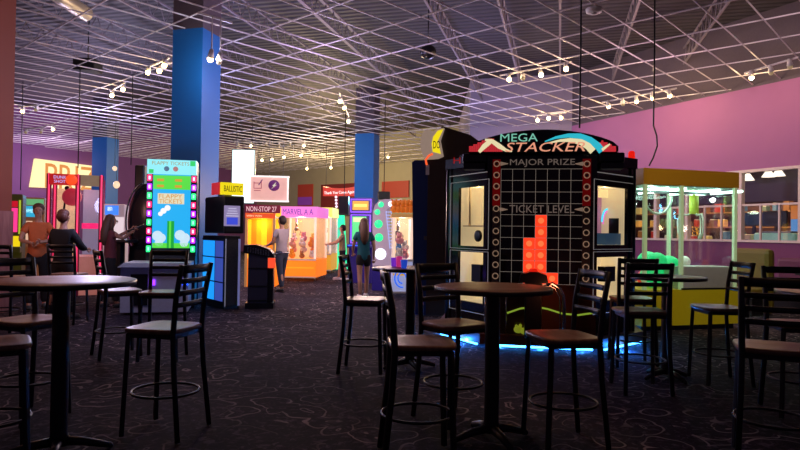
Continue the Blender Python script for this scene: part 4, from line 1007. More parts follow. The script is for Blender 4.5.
# ================================================================== yellow prize cabinet
def cloth_poly(mb, *a): pass
o = ony(265, 290, 15.4); P = Pl((o.x, o.y), R(3)); X, Z = P.X, P.Z
t = thing('prize_cabinet', 'yellow-lit prize cabinet with NON-STOP sign and orange band', 'arcade machine', (o.x, o.y), R(3))
xa, xb = X(245), X(275); zh = Z(262, 205); yeli = mat('yellow_lit_panel', (.7, .45, .03), .5, emit='ffc020', es=.85); ori = mat('orange_lit_panel', (.6, .22, .02), .5, emit='ff7a10', es=.8)
frm = mat('warm_frame', (.5, .3, .15), .5, emit='ffb060', es=.2)
mb = MB(); mb.box(((xa+xb)/2, 1.0, zh/2), (xb-xa, .06, zh-.04), yeli); mb.box(((xa+xb)/2, .5, .35), (xb-xa, .98, .7), ori); mb.box(((xa+xb)/2, .5, Z(262, 218)+.02), (xb-xa, 1, .05), frm); mb.build('body', t)
for x in (xa+.03, xb-.03): MB().box((x, .02, zh/2), (.06, .06, zh), frm).build('corner_post', t)
for i, px in enumerate((249, 254, 259.5, 264, 270)):
    mb = MB(); x = X(px, .5); mb.box((x, .5, (.7+Z(262, 219))/2), (.16, .1, Z(262, 219)-.7), (yeli, ori, mat('amber_panel', (.7, .3, .02), .5, emit='f8a010', es=.9))[i % 3], bev=.02); mb.build('prize_column', t)
mb = MB(); mb.box(((xa+xb)/2+.06, -.01, (Z(262, 205)+Z(262, 213))/2), (xb-xa+.12, .05, Z(262, 205)-Z(262, 213)), mat('maroon_sign', (.12, .01, .03), .4, emit='701028', es=.6)); s1 = mb.build('sign', t)
text('sign_lettering', 'NON-STOP 27', glow('white_pink_letter', 'ffc8d0', 1.0), s1, ((xa+xb)/2+.03, -.037, Z(262, 209)), xb-xa, Z(262, 206.5)-Z(262, 211.5), .004)
mb = MB(); mb.box(((xa+xb)/2, -.005, Z(262, 215.7)), (xb-xa, .05, Z(262, 213.2)-Z(262, 218)), glow('orange_sign', 'f05018', .9)); s2 = mb.build('lower_sign', t)
text('lower_lettering', 'WIN WIN', glow('pale_letter', 'ffd0a0', 1.1), s2, (X(254), -.032, Z(262, 216)), X(262)-X(246.5), .05, .004)
light('POINT', 'cabinet_lamp', tuple(Matrix.Rotation(R(3), 4, 'Z') @ Vector(((xa+xb)/2, .25, 1.6))+Vector((o.x, o.y, 0))), 16, 'ffb030', .15)

# ================================================================== crane machines
def crane(label, px0, px1, py_base, Y, rz, dep, hpy0, hpy1, zlow, headm, lowm, name_text=None, txtm=None, plush=(), lampc='ffd8a0', lp=10, seed=1):
    o = ony((px0+px1)/2, py_base, Y); t = thing('crane_game', label, 'claw machine', (o.x, o.y), rz); P = Pl((o.x, o.y), rz); X, Z = P.X, P.Z; pm = (px0+px1)/2
    xa, xb = X(px0), X(px1); z1, z2 = Z(pm, hpy0), Z(pm, hpy1); w_ = xb-xa; xm = (xa+xb)/2
    mb = MB(); mb.box((xm, dep/2, (z1+z2)/2), (w_+.06, dep+.06, z1-z2), headm); hd = mb.build('header', t)
    if name_text: text('header_lettering', name_text, txtm, hd, (xm, -.034, (z1+z2)/2), w_*.85, (z1-z2)*.55, .004)
    mb = MB(); mb.box((xm, dep/2, zlow/2+.05), (w_, dep, zlow-.10), lowm); mb.box((xm, -.004, .11), (w_+.02, .02, .04), white); mb.box((xm, -.004, zlow), (w_+.02, .03, .05), white); mb.box((xm, -.006, zlow*.62), (w_*.9, .01, zlow*.06), mat('amber_line', (.6, .3, .02), .5, emit='ffc030', es=.5)); mb.build('base', t)
    pst = mat('cream_post', (.65, .55, .5), .4, emit='ffd8c0', es=.75)
    for x in (xa+.03, xb-.03):
        for y in (.03, dep-.03): MB().box((x, y, (zlow+z2)/2), (.055, .055, z2-zlow), pst).build('corner_post', t)
        for y in (.06, dep-.06): MB().cyl((x-.015, y, .04), (x+.015, y, .04), .04, steel, 12).build('caster', t)
    mb = MB(); mb.box((xm, .01, (zlow+z2)/2), (w_-.1, .006, z2-zlow), paneglass)
    for x in (xa+.008, xb-.008): mb.box((x, dep/2, (zlow+z2)/2), (.006, dep-.1, z2-zlow), paneglass)
    mb.build('glass', t)
    mb = MB(); mb.box((xm, dep-.02, (zlow+z2)/2), (w_-.06, .02, z2-zlow), mat('warm_back_panel', (.55, .42, .3), .5, emit='ffd890', es=.35)); mb.build('back_panel', t)
    mb = MB(); mb.cyl((xm-.1, .3*dep, z2-.02), (xm-.1, .3*dep, z2-.3), .03, chrome, 8); mb.ball((xm-.1, .3*dep, z2-.33), .06, steel, 10)
    for k in range(3):
        a = 2*PI*k/3; mb.tube([(xm-.1+math.cos(a)*r_, .3*dep+math.sin(a)*r_, z2-.33-d_) for r_, d_ in ((.03, 0), (.12, .06), (.10, .18))], .01, steel, 6)
    mb.build('claw', t)
    light('POINT', 'crane_lamp', tuple(Matrix.Rotation(rz, 4, 'Z') @ Vector((xm, dep*.4, z2-.12))+Vector((o.x, o.y, 0))), lp, lampc, .1)
    rnd = random.Random(seed); wm = Matrix.Translation((o.x, o.y, 0)) @ Matrix.Rotation(rz, 4, 'Z')
    for i, (cn, m) in enumerate(plush):
        r_ = rnd.uniform(.085, .12); nx = max(2, int((w_-.2)/.22)); cx_ = xa+.16+(i % nx)*((w_-.32)/(nx-1)); lay = i//nx
        loc = wm @ Vector((cx_, .17+.19*(lay % 2)+rnd.uniform(-.02, .02), zlow+.03+.16*(lay)))
        b = thing('plush_toy', '%s plush toy heaped inside the %s' % (cn, label.split(' with ')[0].split(',')[0]), 'plush toy', tuple(loc), rnd.uniform(-.6, .6), '%s plush toys in %s' % (cn, label.split(' with ')[0]))
        MB().ball((0, 0, r_*.8), (r_, r_*.8, r_*.85), m, 12).build('body', b)
        MB().ball((0, -.02, r_*1.8), r_*.62, m, 12).build('head', b)
        for s in (-1, 1): MB().ball((s*r_*.45, -.02, r_*2.35), r_*.22, m, 8).build('ear', b)
    return t
pls = [('orange', mat('orange_plush', (.7, .22, .03), .9, emit='ff8020', es=.12)), ('white', mat('white_plush', (.7, .68, .66), .9)), ('pink', mat('pink_plush', (.7, .3, .35), .9)), ('brown', mat('brown_plush', (.3, .14, .07), .9)), ('blue', mat('blue_plush', (.1, .3, .6), .9)), ('yellow', mat('yellow_plush', (.7, .55, .08), .9))]
pinkh = mat('pink_header', (.6, .2, .45), .4, emit='e070c8', es=.85)
crane('pink-topped crane machine with orange base and plush heap', 275.5, 316, 281, 17.4, R(-5), 1.5, 206.5, 217, .60, pinkh, mat('orange_base', (.75, .25, .03), .4, emit='ff7a18', es=.8), 'S MARVEL A A', glow('violet_letter', '7040c0', .8), [pls[i] for i in (0, 0, 3, 1, 1, 2, 1, 0, 1, 2, 1, 0, 1, 1, 2, 5)], lp=30, seed=3)
crane('smaller yellow-topped crane machine behind the pink-topped one', 319, 331, 277, 20.6, R(-3), 1.4, 207.5, 217, .65, mat('yellow_header', (.6, .55, .2), .4, emit='f0e860', es=.9), mat('amber_base', (.7, .35, .05), .4, emit='ffb030', es=.5), None, None, [pls[i] for i in (5, 1, 3)], lp=14, seed=5)
crane('pale crane machine with orange plush heap and blue swirl base, behind cups table', 392.5, 413, 296, 13.4, R(2), 1.0, 214, 217.5, .80, mat('brass_rail_header', (.5, .32, .12), .4, emit='d09040', es=.3), mat('white_lit_base', (.6, .62, .7), .4, emit='c0c8ff', es=.35), None, None, [pls[i] for i in (1, 2, 4, 1, 2)], 'fff0e0', 12, 7)
P = Pl(ony(401, 296, 13.5)[:2], R(6)); q = ony(401, 296, 13.5)
sw = None
for ob in bpy.data.objects:
    if ob.get('label', '').startswith('pale crane'): sw = ob
mb = MB(); bs_ = glow('blue_swirl', '2868e8', 1.0)
for r_ in (.09, .16): mb.tube([(r_*math.cos(a)-.02, -.02, .42+r_*1.25*math.sin(a)) for a in [2*PI*k/20+r_ for k in range(16)]], .018, bs_, 6)
mb.build('swirl_graphic', sw)
# plush row on top of that machine
for i in range(5):
    p = ony(394+4.2*i, 213.6, 13.75); r_ = .09
    b = thing('plush_toy', 'orange plush toy sitting in the row on top of the pale crane machine', 'plush toy', (p.x, p.y, 1.815), 0, 'orange plush toys on top of the pale crane machine')
    MB().ball((0, 0, r_), (r_*.9, r_*.8, r_), pls[0][1], 12).build('body', b); MB().ball((0, -.02, r_*2.4), r_*.75, pls[0][1], 12).build('head', b)
    for s in (-1, 1): MB().ball((s*r_*.5, -.02, r_*3.1), r_*.25, pls[0][1], 8).build('ear', b)
for ob in list(bpy.data.objects):
    if ob.get('group', '') == 'orange plush toys on top of the pale crane machine': ob.location.z = ony(401, 214, 13.6).z+.03

# ================================================================== purple framed video game
o = ony(360, 284, 17.0); P = Pl((o.x, o.y), R(-4)); X, Z = P.X, P.Z
t = thing('video_game', 'upright video game with purple light outlines and orange top screen, under blue column', 'arcade machine', (o.x, o.y), R(-4))
xa, xb = X(349), X(372); zt_ = Z(360, 197.5); ind = mat('indigo_cabinet', (.03, .02, .12), .4, emit='2018a0', es=.15)
MB().box(((xa+xb)/2, .35, zt_/2), (xb-xa, .7, zt_-.01), ind).build('body', t)
pg = glow('purple_tube', '8a50ff', 1.6)
def frame(mb, x0, x1, z0, z1, y, r_, m):
    mb.tube([(x0, y, z0), (x0, y, z1), (x1, y, z1), (x1, y, z0)], r_, m, 6, closed=True)
mb = MB(); frame(mb, X(350.5), X(370.5), Z(360, 212), Z(360, 199.5), -.02, .022, pg); frame(mb, X(351), X(370), Z(360, 243), Z(360, 215), -.02, .022, pg); mb.build('light_outline', t)
mb = MB(); mb.front(X(352), X(368), Z(360, 210), Z(360, 201), -.006, glow('amber_screen', 'f0a828', 1.0)); mb.front(X(353.5), X(366.5), Z(360, 207), Z(360, 204), -.011, glow('yellow_band', 'ffe868', 1.1)); mb.build('top_screen', t)
mb = MB(); mb.front(X(352), X(366), Z(360, 241), Z(360, 216.5), -.006, glow('green_screen', '50d080', 1.3)); mb.front(X(353), X(364), Z(360, 222), Z(360, 217.5), -.011, glow('pale_green_screen', 'd8f0a0', 1.3)); mb.build('main_screen', t)
mb = MB(); mb.box(((xa+xb)/2, -.2, Z(360, 246)), (xb-xa, .42, .09), ind, bev=.02); mb.box(((xa+xb)/2, -.42, Z(360, 246)+.02), (xb-xa-.06, .02, .03), glow('blue_edge', '3060ff', 1.5)); mb.build('control_deck', t)

# ================================================================== arch game with coloured bulbs
o = ony(385, 290, 14.9); P = Pl((o.x, o.y), R(-6)); X, Z = P.X, P.Z
t = thing('arch_game', 'grey-purple arch game with row of green and white bulbs and a little ladder', 'arcade machine', (o.x, o.y), R(-6))
am = mat('mauve_arch', (.3, .24, .3), .45, emit='a890a8', es=.5)
pts = [(372.5, 268), (372.5, 225), (372.8, 212), (375, 205), (379, 200.5), (385, 199), (400, 199.5), (401, 205), (391, 207), (387, 209), (386.5, 214), (388.5, 240), (391.5, 268)]
mb = MB(); mb.prism([P.hit(*p) for p in pts[::-1]], 0, .5, am); ar = mb.build('arch', t)
for px, py, c in ((381, 204.5, '30d890'), (377.3, 212, '30d890'), (378.5, 224, '20e088'), (379, 237.5, '20e088'), (380.5, 254, 'f0f0ff'), (391, 204, 'fff4ff')):
    x, z = P.hit(px, py); mb = MB(); r_ = .07 if py < 220 else .10 if py < 250 else .14; mb.lathe([(r_, 0), (r_*.9, .025), (r_*.5, .045)], glow('bulb_'+c, c, 1.5), 16, X=Matrix.Translation((x, 0, z)) @ Matrix.Rotation(PI/2, 4, 'X')); mb.build('bulb', t)
mb = MB(); ld = glow('ladder_light', 'b8c0ff', .9)
for i in range(12): x, z = P.hit(387.5+i*.33, 212+i*3.2); mb.box((x+.03, -.02, z), (.10, .02, .02), ld)
for dx in (-.03, .09): a = P.hit(387.3, 211); b = P.hit(391.3, 249); mb.tube([(a[0]+dx, -.02, a[1]), (b[0]+dx, -.02, b[1])], .01, ld, 6)
mb.build('ladder', t)
x, z = P.hit(399.5, 203.5, -.05); mb = MB(); mb.box((0, 0, 0), (.15, .03, .19), glow('card_glow', 'e8e8f0', .8), X=Matrix.Translation((x, -.05, z)) @ Matrix.Rotation(-.35, 4, 'Y')); mb.build('card', t)
MB().box(((P.X(372.5)+P.X(392))/2, .25, .3), (P.X(392)-P.X(372.5), .5, .6), ind).build('base', t)

# ================================================================== green lit tower, dark speaker and red sign behind
o = ony(337, 280, 23); P = Pl((o.x, o.y)); X, Z = P.X, P.Z
t = thing('green_tower_game', 'green glowing tapered tower game behind the person in khaki', 'arcade machine', (o.x, o.y))
mb = MB(); mb.prism([(X(332), 0), (X(347), 0), (X(343), Z(337, 214)), (X(335.5), Z(337, 214))], 0, .5, mat('green_lit_shell', (.02, .5, .3), .4, emit='20e890', es=1.3)); mb.build('body', t)
mb = MB(); 
for i in range(7):
    x, z = P.hit(336+.15*i, 197+i*3.2, -.1); mb.ball((x, -.1, z), .05, glow('pink_white_bulb', 'ffd8f0', 1.5), 8)
mb.tube([(P.hit(336, 196, -.05)[0], -.05, P.hit(336, 196, -.05)[1]), (P.hit(337, 217, -.05)[0], -.05, P.hit(337, 217, -.05)[1])], .03, blackp, 6); mb.build('bulb_mast', t)
MB().front(X(335), X(344), Z(337, 250), Z(337, 226), -.03, glow('teal_screen', '40f0c0', .9)).build('screen', t)
def hang_box(name, label, cat, px0, px1, py0, py1, Y, m, dep=.4, zc=HC):
    a = ony(px0, py1, Y); b = ony(px1, py0, Y); t = thing(name, label, cat, ((a.x+b.x)/2, Y, a.z))
    w_, h_ = b.x-a.x, b.z-a.z
    MB().box((0, dep/2, h_/2), (w_, dep, h_), m, bev=.02).build('cabinet', t)
    MB().box((0, -.004, h_/2), (w_*.84, .01, h_*.86), mat('speaker_cloth', (.02, .02, .022), .9)).build('grille', t)
    MB().cyl((0, dep/2, h_), (0, dep/2, zc-a.z), .012, blackp, 6).build('hanger', t)
    return t
hang_box('loudspeaker', 'black loudspeaker hanging right of red sign in front of back wall', 'speaker', 338.5, 348.5, 196, 215, 19, blackp)
hang_box('loudspeaker', 'black loudspeaker hanging on the right side of the distant blue column', 'speaker', 377.5, 390, 191.5, 199, 18, blackp)

# far wall: coloured panels, red sign
fd_ = (F2-F1).normalized(); fang = math.atan2(fd_.y, fd_.x); PF = Pl((F1.x-fd_.y*-.0, F1.y), fang)
PF = Pl((F1.x, F1.y), fang)
def wallpanel(name, label, cat, px0, px1, py0, py1, m, m2=None, th=.08):
    off = -.02; x0, z0 = PF.hit(px0, py1, off-th/2); x1, z1 = PF.hit(px1, py0, off-th/2)
    org = PF.o+PF.x*((x0+x1)/2)+PF.n*(off-th/2)
    t = thing(name, label, cat, (org.x, org.y, z0), fang); w_ = x1-x0; h_ = z1-z0
    MB().box((0, 0, h_/2), (w_, th, h_), m).build('panel', t)
    if m2: MB().box((0, -th/2-.01, h_*.22), (w_*.94, .02, h_*.38), m2).build('lower_band', t)
    return t, w_, h_
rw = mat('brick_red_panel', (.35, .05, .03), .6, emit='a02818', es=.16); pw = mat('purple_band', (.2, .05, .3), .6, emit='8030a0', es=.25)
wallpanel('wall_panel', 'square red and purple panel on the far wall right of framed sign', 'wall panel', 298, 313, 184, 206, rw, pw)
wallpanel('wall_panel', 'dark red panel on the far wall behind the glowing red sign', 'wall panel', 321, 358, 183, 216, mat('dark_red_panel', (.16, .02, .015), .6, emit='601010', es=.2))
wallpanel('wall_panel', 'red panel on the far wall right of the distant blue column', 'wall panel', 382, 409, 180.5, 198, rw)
o = ony(340, 190, 26); t = thing('hanging_sign', 'glowing red sign with white THANK YOU COME AGAIN lettering above the prize area', 'sign', (o.x, o.y, ony(340, 196, 26).z), fang)
P = Pl((o.x, o.y), fang); z0 = ony(340, 196, 26).z
arc = []
for k in range(13):
    px = 323+33*k/12; arc.append((P.hit(px, 186.5+1.8*math.sin(PI*k/12))[0], P.hit(px, 186.5+1.8*math.sin(PI*k/12))[1]-z0))
low = [(P.hit(px, 196)[0], P.hit(px, 196)[1]-z0) for px in (323, 356)]
mb = MB(); mb.prism([low[0], low[1]]+arc[::-1], 0, .15, glow('red_sign_glow', 'e02818', .85)); sb = mb.build('panel', t)
text('sign_lettering', 'Thank You Come Again', glow('white_letter', 'fff0f0', 1.3), sb, ((low[0][0]+low[1][0])/2, -.005, P.hit(340, 192.8)[1]-z0), (low[1][0]-low[0][0])*.92, .16, .006)
for x in (low[0][0]+.1, low[1][0]-.1): MB().cyl((x, .07, .3), (x, .07, HC-z0), .01, blackp, 6).build('hanger', t)

# framed hanging sign and bright lightbox
o = ony(267, 190, 19); zc0 = ony(267, 201, 19).z; P = Pl((o.x, o.y), R(8)); t = thing('framed_sign', 'white framed hanging picture sign with plug and bolt emblems on pale planks', 'sign', (o.x, o.y, zc0), R(8))
xa, xb = P.X(249), P.X(287); ht = ony(267, 176.5, 19).z-zc0
MB().box(((xa+xb)/2, .03, ht/2), (xb-xa, .05, ht), mat('pale_plank_print', (.5, .35, .30), .6, emit='d09c88', es=.75, vary=.35, scale=3)).build('picture', t)
mb = MB(); wf = glow('white_frame_glow', 'fff0f0', 1.1)
for x, z, w_, h_ in (((xa+xb)/2, 0, xb-xa+.08, .05), ((xa+xb)/2, ht, xb-xa+.08, .05), (xa, ht/2, .05, ht), (xb, ht/2, .05, ht)): mb.box((x, 0, z), (w_, .08, h_), wf)
mb.build('frame', t)
pm_ = mat('plum_print', (.12, .02, .12), .6, emit='582060', es=.5); rm_ = mat('rose_print', (.3, .05, .08), .6, emit='a03048', es=.5)
def at(px, py): x, z = P.hit(px, py); return x, z-zc0
mb = MB(); x, z = at(274, 185.5); mb.lathe([(.17, 0), (.17, .01)], pm_, 24, X=Matrix.Translation((x, .0, z)) @ Matrix.Rotation(PI/2, 4, 'X'))
mb.prism([(x-.09, z-.12), (x-.01, z-.03), (x-.05, z-.01), (x+.07, z+.11), (x+.03, z+.02), (x+.08, z+.02)], -.02, -.012, glow('pale_bolt', 'e8e0c0', .8)); mb.build('bolt_emblem', t)
mb = MB(); x, z = at(258, 185); 
for dx, dz, w_, h_ in ((-.12, 0, .02, .2), (.1, 0, .02, .2), (-.01, -.1, .24, .02), (-.03, .06, .16, .02), (-.02, -.17, .2, .02)): mb.box((x+dx, -.003, z+dz), (w_, .01, h_), rm_)
mb.tube([(x+.02, -.005, z), (x+.13, -.005, z+.17)], .016, pm_, 6); mb.build('plug_emblem', t)
for x in (xa+.15, (xa+xb)/2, xb-.15): MB().cyl((x, .03, ht), (x, .03, HC-zc0), .006, steel, 6).build('hanger', t)
o = ony(242, 200, 21); z0 = ony(242, 203, 21).z; P = Pl((o.x, o.y)); t = thing('light_box', 'bright white glowing hanging screen just right of the nearer blue column', 'screen', (o.x, o.y, z0))
h_ = ony(242, 150, 21).z-z0; xa, xb = P.X(231), P.X(253)
MB().box(((xa+xb)/2, .06, h_/2), (xb-xa+.05, .12, h_+.05), blackp).build('case', t)
MB().box(((xa+xb)/2, -.005, h_/2), (xb-xa, .02, h_), glow('white_screen', 'e4fbff', 1.5)).build('screen', t)
for x in (xa+.1, xb-.1): MB().cyl((x, .06, h_), (x, .06, HC-z0), .008, blackp, 6).build('hanger', t)

# ================================================================== far left: prize sign and games
ld_ = (L2-L1).normalized(); lang = math.atan2(ld_.y, ld_.x); PL = Pl((L1.x, L1.y), lang); off = -.25
z0 = PL.Z(60, 187, off); org = PL.o+PL.n*off
t = thing('prize_sign', 'large glowing cream wall sign with big orange PRIZE letters at the left', 'sign', (org.x, org.y, z0), lang)
def at(px, py, o2=off): x, z = PL.hit(px, py, o2); return x, z-z0
c0, c1, c2_, c3 = at(31, 187), at(109, 190.5), at(109, 168), at(36, 158.5)
mb = MB(); mb.prism([c0, c1, c2_, c3], 0, .2, glow('cream_sign_glow', 'ffe6a8', 1.15)); pn_ = mb.build('panel', t)
xa = at(45, 175)[0]; xb = at(107, 180)[0]
text('sign_lettering', 'PRIZE', glow('orange_letter', 'd88030', .95), pn_, ((xa+xb)/2, -.012, (at(80, 166.5)[1]+at(80, 190)[1])/2), xb-xa, at(80, 166.5)[1]-at(80, 190)[1], .02)
# hoops cage
o = ony(46, 290, 12.6); q = ony(86, 290, 12.9); rz = math.atan2(q.y-o.y, q.x-o.x); P = Pl((o.x, o.y), rz); X, Z = P.X, P.Z
t = thing('hoops_cage', 'tall glass-sided ball game cage with pink lit posts and red header', 'arcade machine', (o.x, o.y), rz)
neonp = glow('pink_neon', 'ff3868', 1.35)
zt_, zh_ = Z(60, 174), Z(60, 185); xa, xm, xb = X(48), X(77), X(100.5)
pk2 = mat('magenta_post', (.3, .02, .08), .4)
for px, y in ((48, 0), (77, 0), (100.5, .0), (48, 1.3), (100.5, 1.3)):
    mb = MB(); x = X(px); mb.box((x, y, zt_/2), (.09, .09, zt_), pk2); ps = mb.build('post', t); MB().box((x, y-.05, zt_/2+.2), (.03, .012, zt_*.85), neonp).build('neon_tube', ps)
mb = MB(); mb.box(((xa+xm)/2, -.02, (zt_+zh_)/2), (xm-xa, .1, zt_-zh_), mat('red_header', (.4, .03, .02), .4, emit='c81818', es=.6)); hd = mb.build('header', t)
text('header_lettering', 'DUNK\nSHOT', glow('blue_white_letter', 'b0b8ff', 1.0), hd, (X(59), -.075, (zt_+zh_)/2), X(65)-X(52.5), (zt_-zh_)*.65, .004)
mb = MB(); mb.lathe([(.11, 0), (.08, .04)], glow('orange_ball', 'ff5020', 1.0), 20, X=Matrix.Translation((X(70.5), -.07, (zt_+zh_)/2)) @ Matrix.Rotation(PI/2, 4, 'X')); mb.build('ball_emblem', hd)
mb = MB(); mb.box(((xm+xb)/2, .0, (zt_+zh_)/2), (xb-xm, .06, zt_-zh_), mat('tan_header', (.35, .28, .2), .5, emit='a08860', es=.3)); mb.build('side_header', t)
mb = MB(); mb.box(((xa+xb)/2, .65, zt_-.03), (xb-xa, 1.3, .05), pk2); mb.build('roof', t)
mb = MB(); mb.box(((xa+xm)/2, .01, (zh_+.8)/2), (xm-xa-.08, .01, zh_-.8), paneglass); mb.box(((xm+xb)/2, .01, (zh_+.8)/2), (xb-xm-.08, .01, zh_-.8), paneglass); mb.build('glass', t)
mb = MB(); mb.box(((xa+xm)/2, 1.3, (zh_+.8)/2), (xm-xa-.08, .03, zh_-.8), mat('cream_back', (.5, .4, .3), .5, emit='ffd8a0', es=.4, vary=.5, scale=8)); mb.box(((xm+xb)/2, 1.3, (zh_+.8)/2), (xb-xm-.08, .03, zh_-.8), mat('grey_blue_back', (.3, .32, .42), .5, emit='8890b8', es=.35)); mb.build('back_panel', t)
mb = MB(); mb.box(((xa+xb)/2, .65, .4), (xb-xa-.1, 1.25, .8), mat('pink_cream_base', (.5, .3, .28), .5, emit='f09080', es=.25)); mb.build('base', t)
mb = MB(); pts = [(X(56, .5)+.02, .5, .8), (X(66, .5), .5, Z(66, 188, .5))]; mb.tube(pts, .02, blackp, 8); mb.ball(pts[1], .05, blackp, 8); mb.build('swing_arm', t)
x, z = P.hit(72, 197, .4); mb = MB(); mb.ball((x, .4, z), (.19, .19, .19), mat('pink_ball', (.5, .06, .08), .4, emit='d83850', es=.35), 20); tag(mb.build('punch_ball', t), 'pink round ball hanging inside')
mb = MB(); mb.box((X(91, .3), .3, Z(91, 226, .3)), (.35, .3, .12), glow('magenta_tray', 'ff2070', 1.0)); mb.build('lit_tray', t)
light('POINT', 'cage_lamp', tuple(Matrix.Rotation(rz, 4, 'Z') @ Vector(((xa+xb)/2, .6, zh_-.1))+Vector((o.x, o.y, 0))), 14, 'ffb0a8', .15)

def cabinet(label, px0, px1, py0, Y, rz, body_m, scr, zdeck=.95, dep=.7, deck=.3, marquee=None):
    o = ony((px0+px1)/2, 290, Y); t = thing('arcade_cabinet', label, 'arcade machine', (o.x, o.y), rz); P = Pl((o.x, o.y), rz); pm = (px0+px1)/2
    xa, xb = P.X(px0), P.X(px1); zt_ = P.Z(pm, py0)
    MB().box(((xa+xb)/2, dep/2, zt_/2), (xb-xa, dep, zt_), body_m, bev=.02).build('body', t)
    for nm, (a, b, c, d), m in scr: MB().box(((P.X(a)+P.X(b))/2, -.006, (P.Z(pm, c)+P.Z(pm, d))/2), (P.X(b)-P.X(a), .02, abs(P.Z(pm, c)-P.Z(pm, d))), m).build(nm, t)
    MB().box(((xa+xb)/2, -deck/2, zdeck), (xb-xa, deck, .12), body_m, bev=.02).build('control_deck', t)
    return t
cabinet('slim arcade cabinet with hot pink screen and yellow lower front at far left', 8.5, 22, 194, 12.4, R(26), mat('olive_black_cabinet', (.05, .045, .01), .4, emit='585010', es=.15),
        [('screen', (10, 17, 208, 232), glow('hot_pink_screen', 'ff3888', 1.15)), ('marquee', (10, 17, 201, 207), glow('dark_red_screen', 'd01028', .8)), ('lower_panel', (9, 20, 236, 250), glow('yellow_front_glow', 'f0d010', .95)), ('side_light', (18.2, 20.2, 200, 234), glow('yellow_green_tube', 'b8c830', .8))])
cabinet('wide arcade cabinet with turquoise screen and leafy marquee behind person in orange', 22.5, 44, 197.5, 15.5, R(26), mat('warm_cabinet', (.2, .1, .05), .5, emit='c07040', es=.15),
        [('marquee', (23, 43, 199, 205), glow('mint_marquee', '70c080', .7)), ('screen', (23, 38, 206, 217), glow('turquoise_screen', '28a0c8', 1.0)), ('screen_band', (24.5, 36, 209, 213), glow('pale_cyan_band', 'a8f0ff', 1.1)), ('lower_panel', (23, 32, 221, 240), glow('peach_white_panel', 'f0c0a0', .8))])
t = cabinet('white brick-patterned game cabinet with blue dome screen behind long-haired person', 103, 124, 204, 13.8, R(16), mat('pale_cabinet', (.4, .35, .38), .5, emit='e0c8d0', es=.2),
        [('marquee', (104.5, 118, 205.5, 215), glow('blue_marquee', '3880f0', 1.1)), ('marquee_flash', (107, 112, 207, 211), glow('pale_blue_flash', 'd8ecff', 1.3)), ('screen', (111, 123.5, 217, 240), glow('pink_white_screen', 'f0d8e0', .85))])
# back-wall lit hanging items right of the second column
for i, (px0, px1, py0, py1, m) in enumerate(((113, 120, 181, 188.5, glow('peach_flash', 'ffd8b0', 1.0)), (112.5, 117, 166, 171, glow('peach_flash', 'ffd8b0', 1.0)))):
    YY = 24-1.2*i; a = ony(px0, py1, YY); b = ony(px1, py0, YY); t = thing('hanging_lamp', ('lower' if i == 0 else 'upper')+' small peach lamp shining just right of the second blue column', 'lamp', ((a.x+b.x)/2, YY, a.z))
    MB().ball((0, 0, (b.z-a.z)/2), ((b.x-a.x)/2, .1, (b.z-a.z)/2), m, 12).build('shade', t); MB().cyl((0, 0, b.z-a.z), (0, 0, HC-a.z), .008, blackp, 6).build('cord', t)
# black ride pod with curved rim and post
o = ony(137, 295, 12.2); t = thing('ride_pod', 'black curved simulator pod with glossy rim left of the tall ticket game', 'arcade machine', (o.x, o.y), R(0))
P = Pl((o.x, o.y), R(0)); X, Z = P.X, P.Z
cxp, czp = P.hit(141, 221); rr = czp-Z(141, 249)
mb = MB(); mb.lathe([(rr*1.0, -.25), (rr*1.06, -.15), (rr*1.06, .15), (rr, .25), (rr*.7, .3)], satin, 36, X=Matrix.Translation((cxp+.08, .25, czp)) @ Matrix.Diagonal((.62, 1, 1.28, 1)) @ Matrix.Rotation(PI/2, 4, 'X')); mb.build('shell', t)
mb = MB(); mb.tube([(cxp+.08+rr*.66*math.cos(a), -.03, czp+rr*1.36*math.sin(a)) for a in [PI*.55+PI*.9*k/20 for k in range(21)]], .018, mat('glossy_rim', (.2, .2, .22), .15, .8), 8); mb.build('rim', t)
mb = MB(); mb.box((cxp+.05, .25, Z(141, 246)/2), (.5, .6, Z(141, 246)), blackp); mb.build('base', t)
mb = MB(); a = P.hit(131, 196); b = P.hit(130.5, 166); mb.box(((a[0]+b[0])/2+.06, .35, (a[1]+b[1])/2), (.20, .2, b[1]-a[1]+.1), blackp, bev=.03); mb.build('head_box', t)
mb = MB(); mb.box((X(119, -.3), -.3, Z(119, 241, -.3)), (.55, .5, .06), grp_cab, bev=.02); mb.box((X(119, -.3), -.3, Z(119, 241, -.3)/2), (.15, .2, Z(119, 241, -.3)-.06), grp_cab); mb.build('side_deck', t)

# ================================================================== cups on the table
for nm, px, py, c, h_ in (('pink', 399, 267, 'ff40a0', .13), ('violet', 394, 266.5, '9040ff', .11), ('blue', 404, 268.5, '3060ff', .10)):
    p = onz(px, py, 1.04); t = thing('plastic_cup', nm+' plastic cup glowing on the round bar table by the woman in teal', 'cup', (p.x, p.y, 1.04))
    MB().lathe([(.026, .002), (.028, .01), (.036, h_*.85), (.033, h_*.85), (.026, .015)], mat(nm+'_plastic', c, .3, emit=c, es=.35), 20).build('cup', t)
    MB().cyl((.01, 0, .02), (.025, 0, h_+.06), .004, white, 6).build('straw', t)

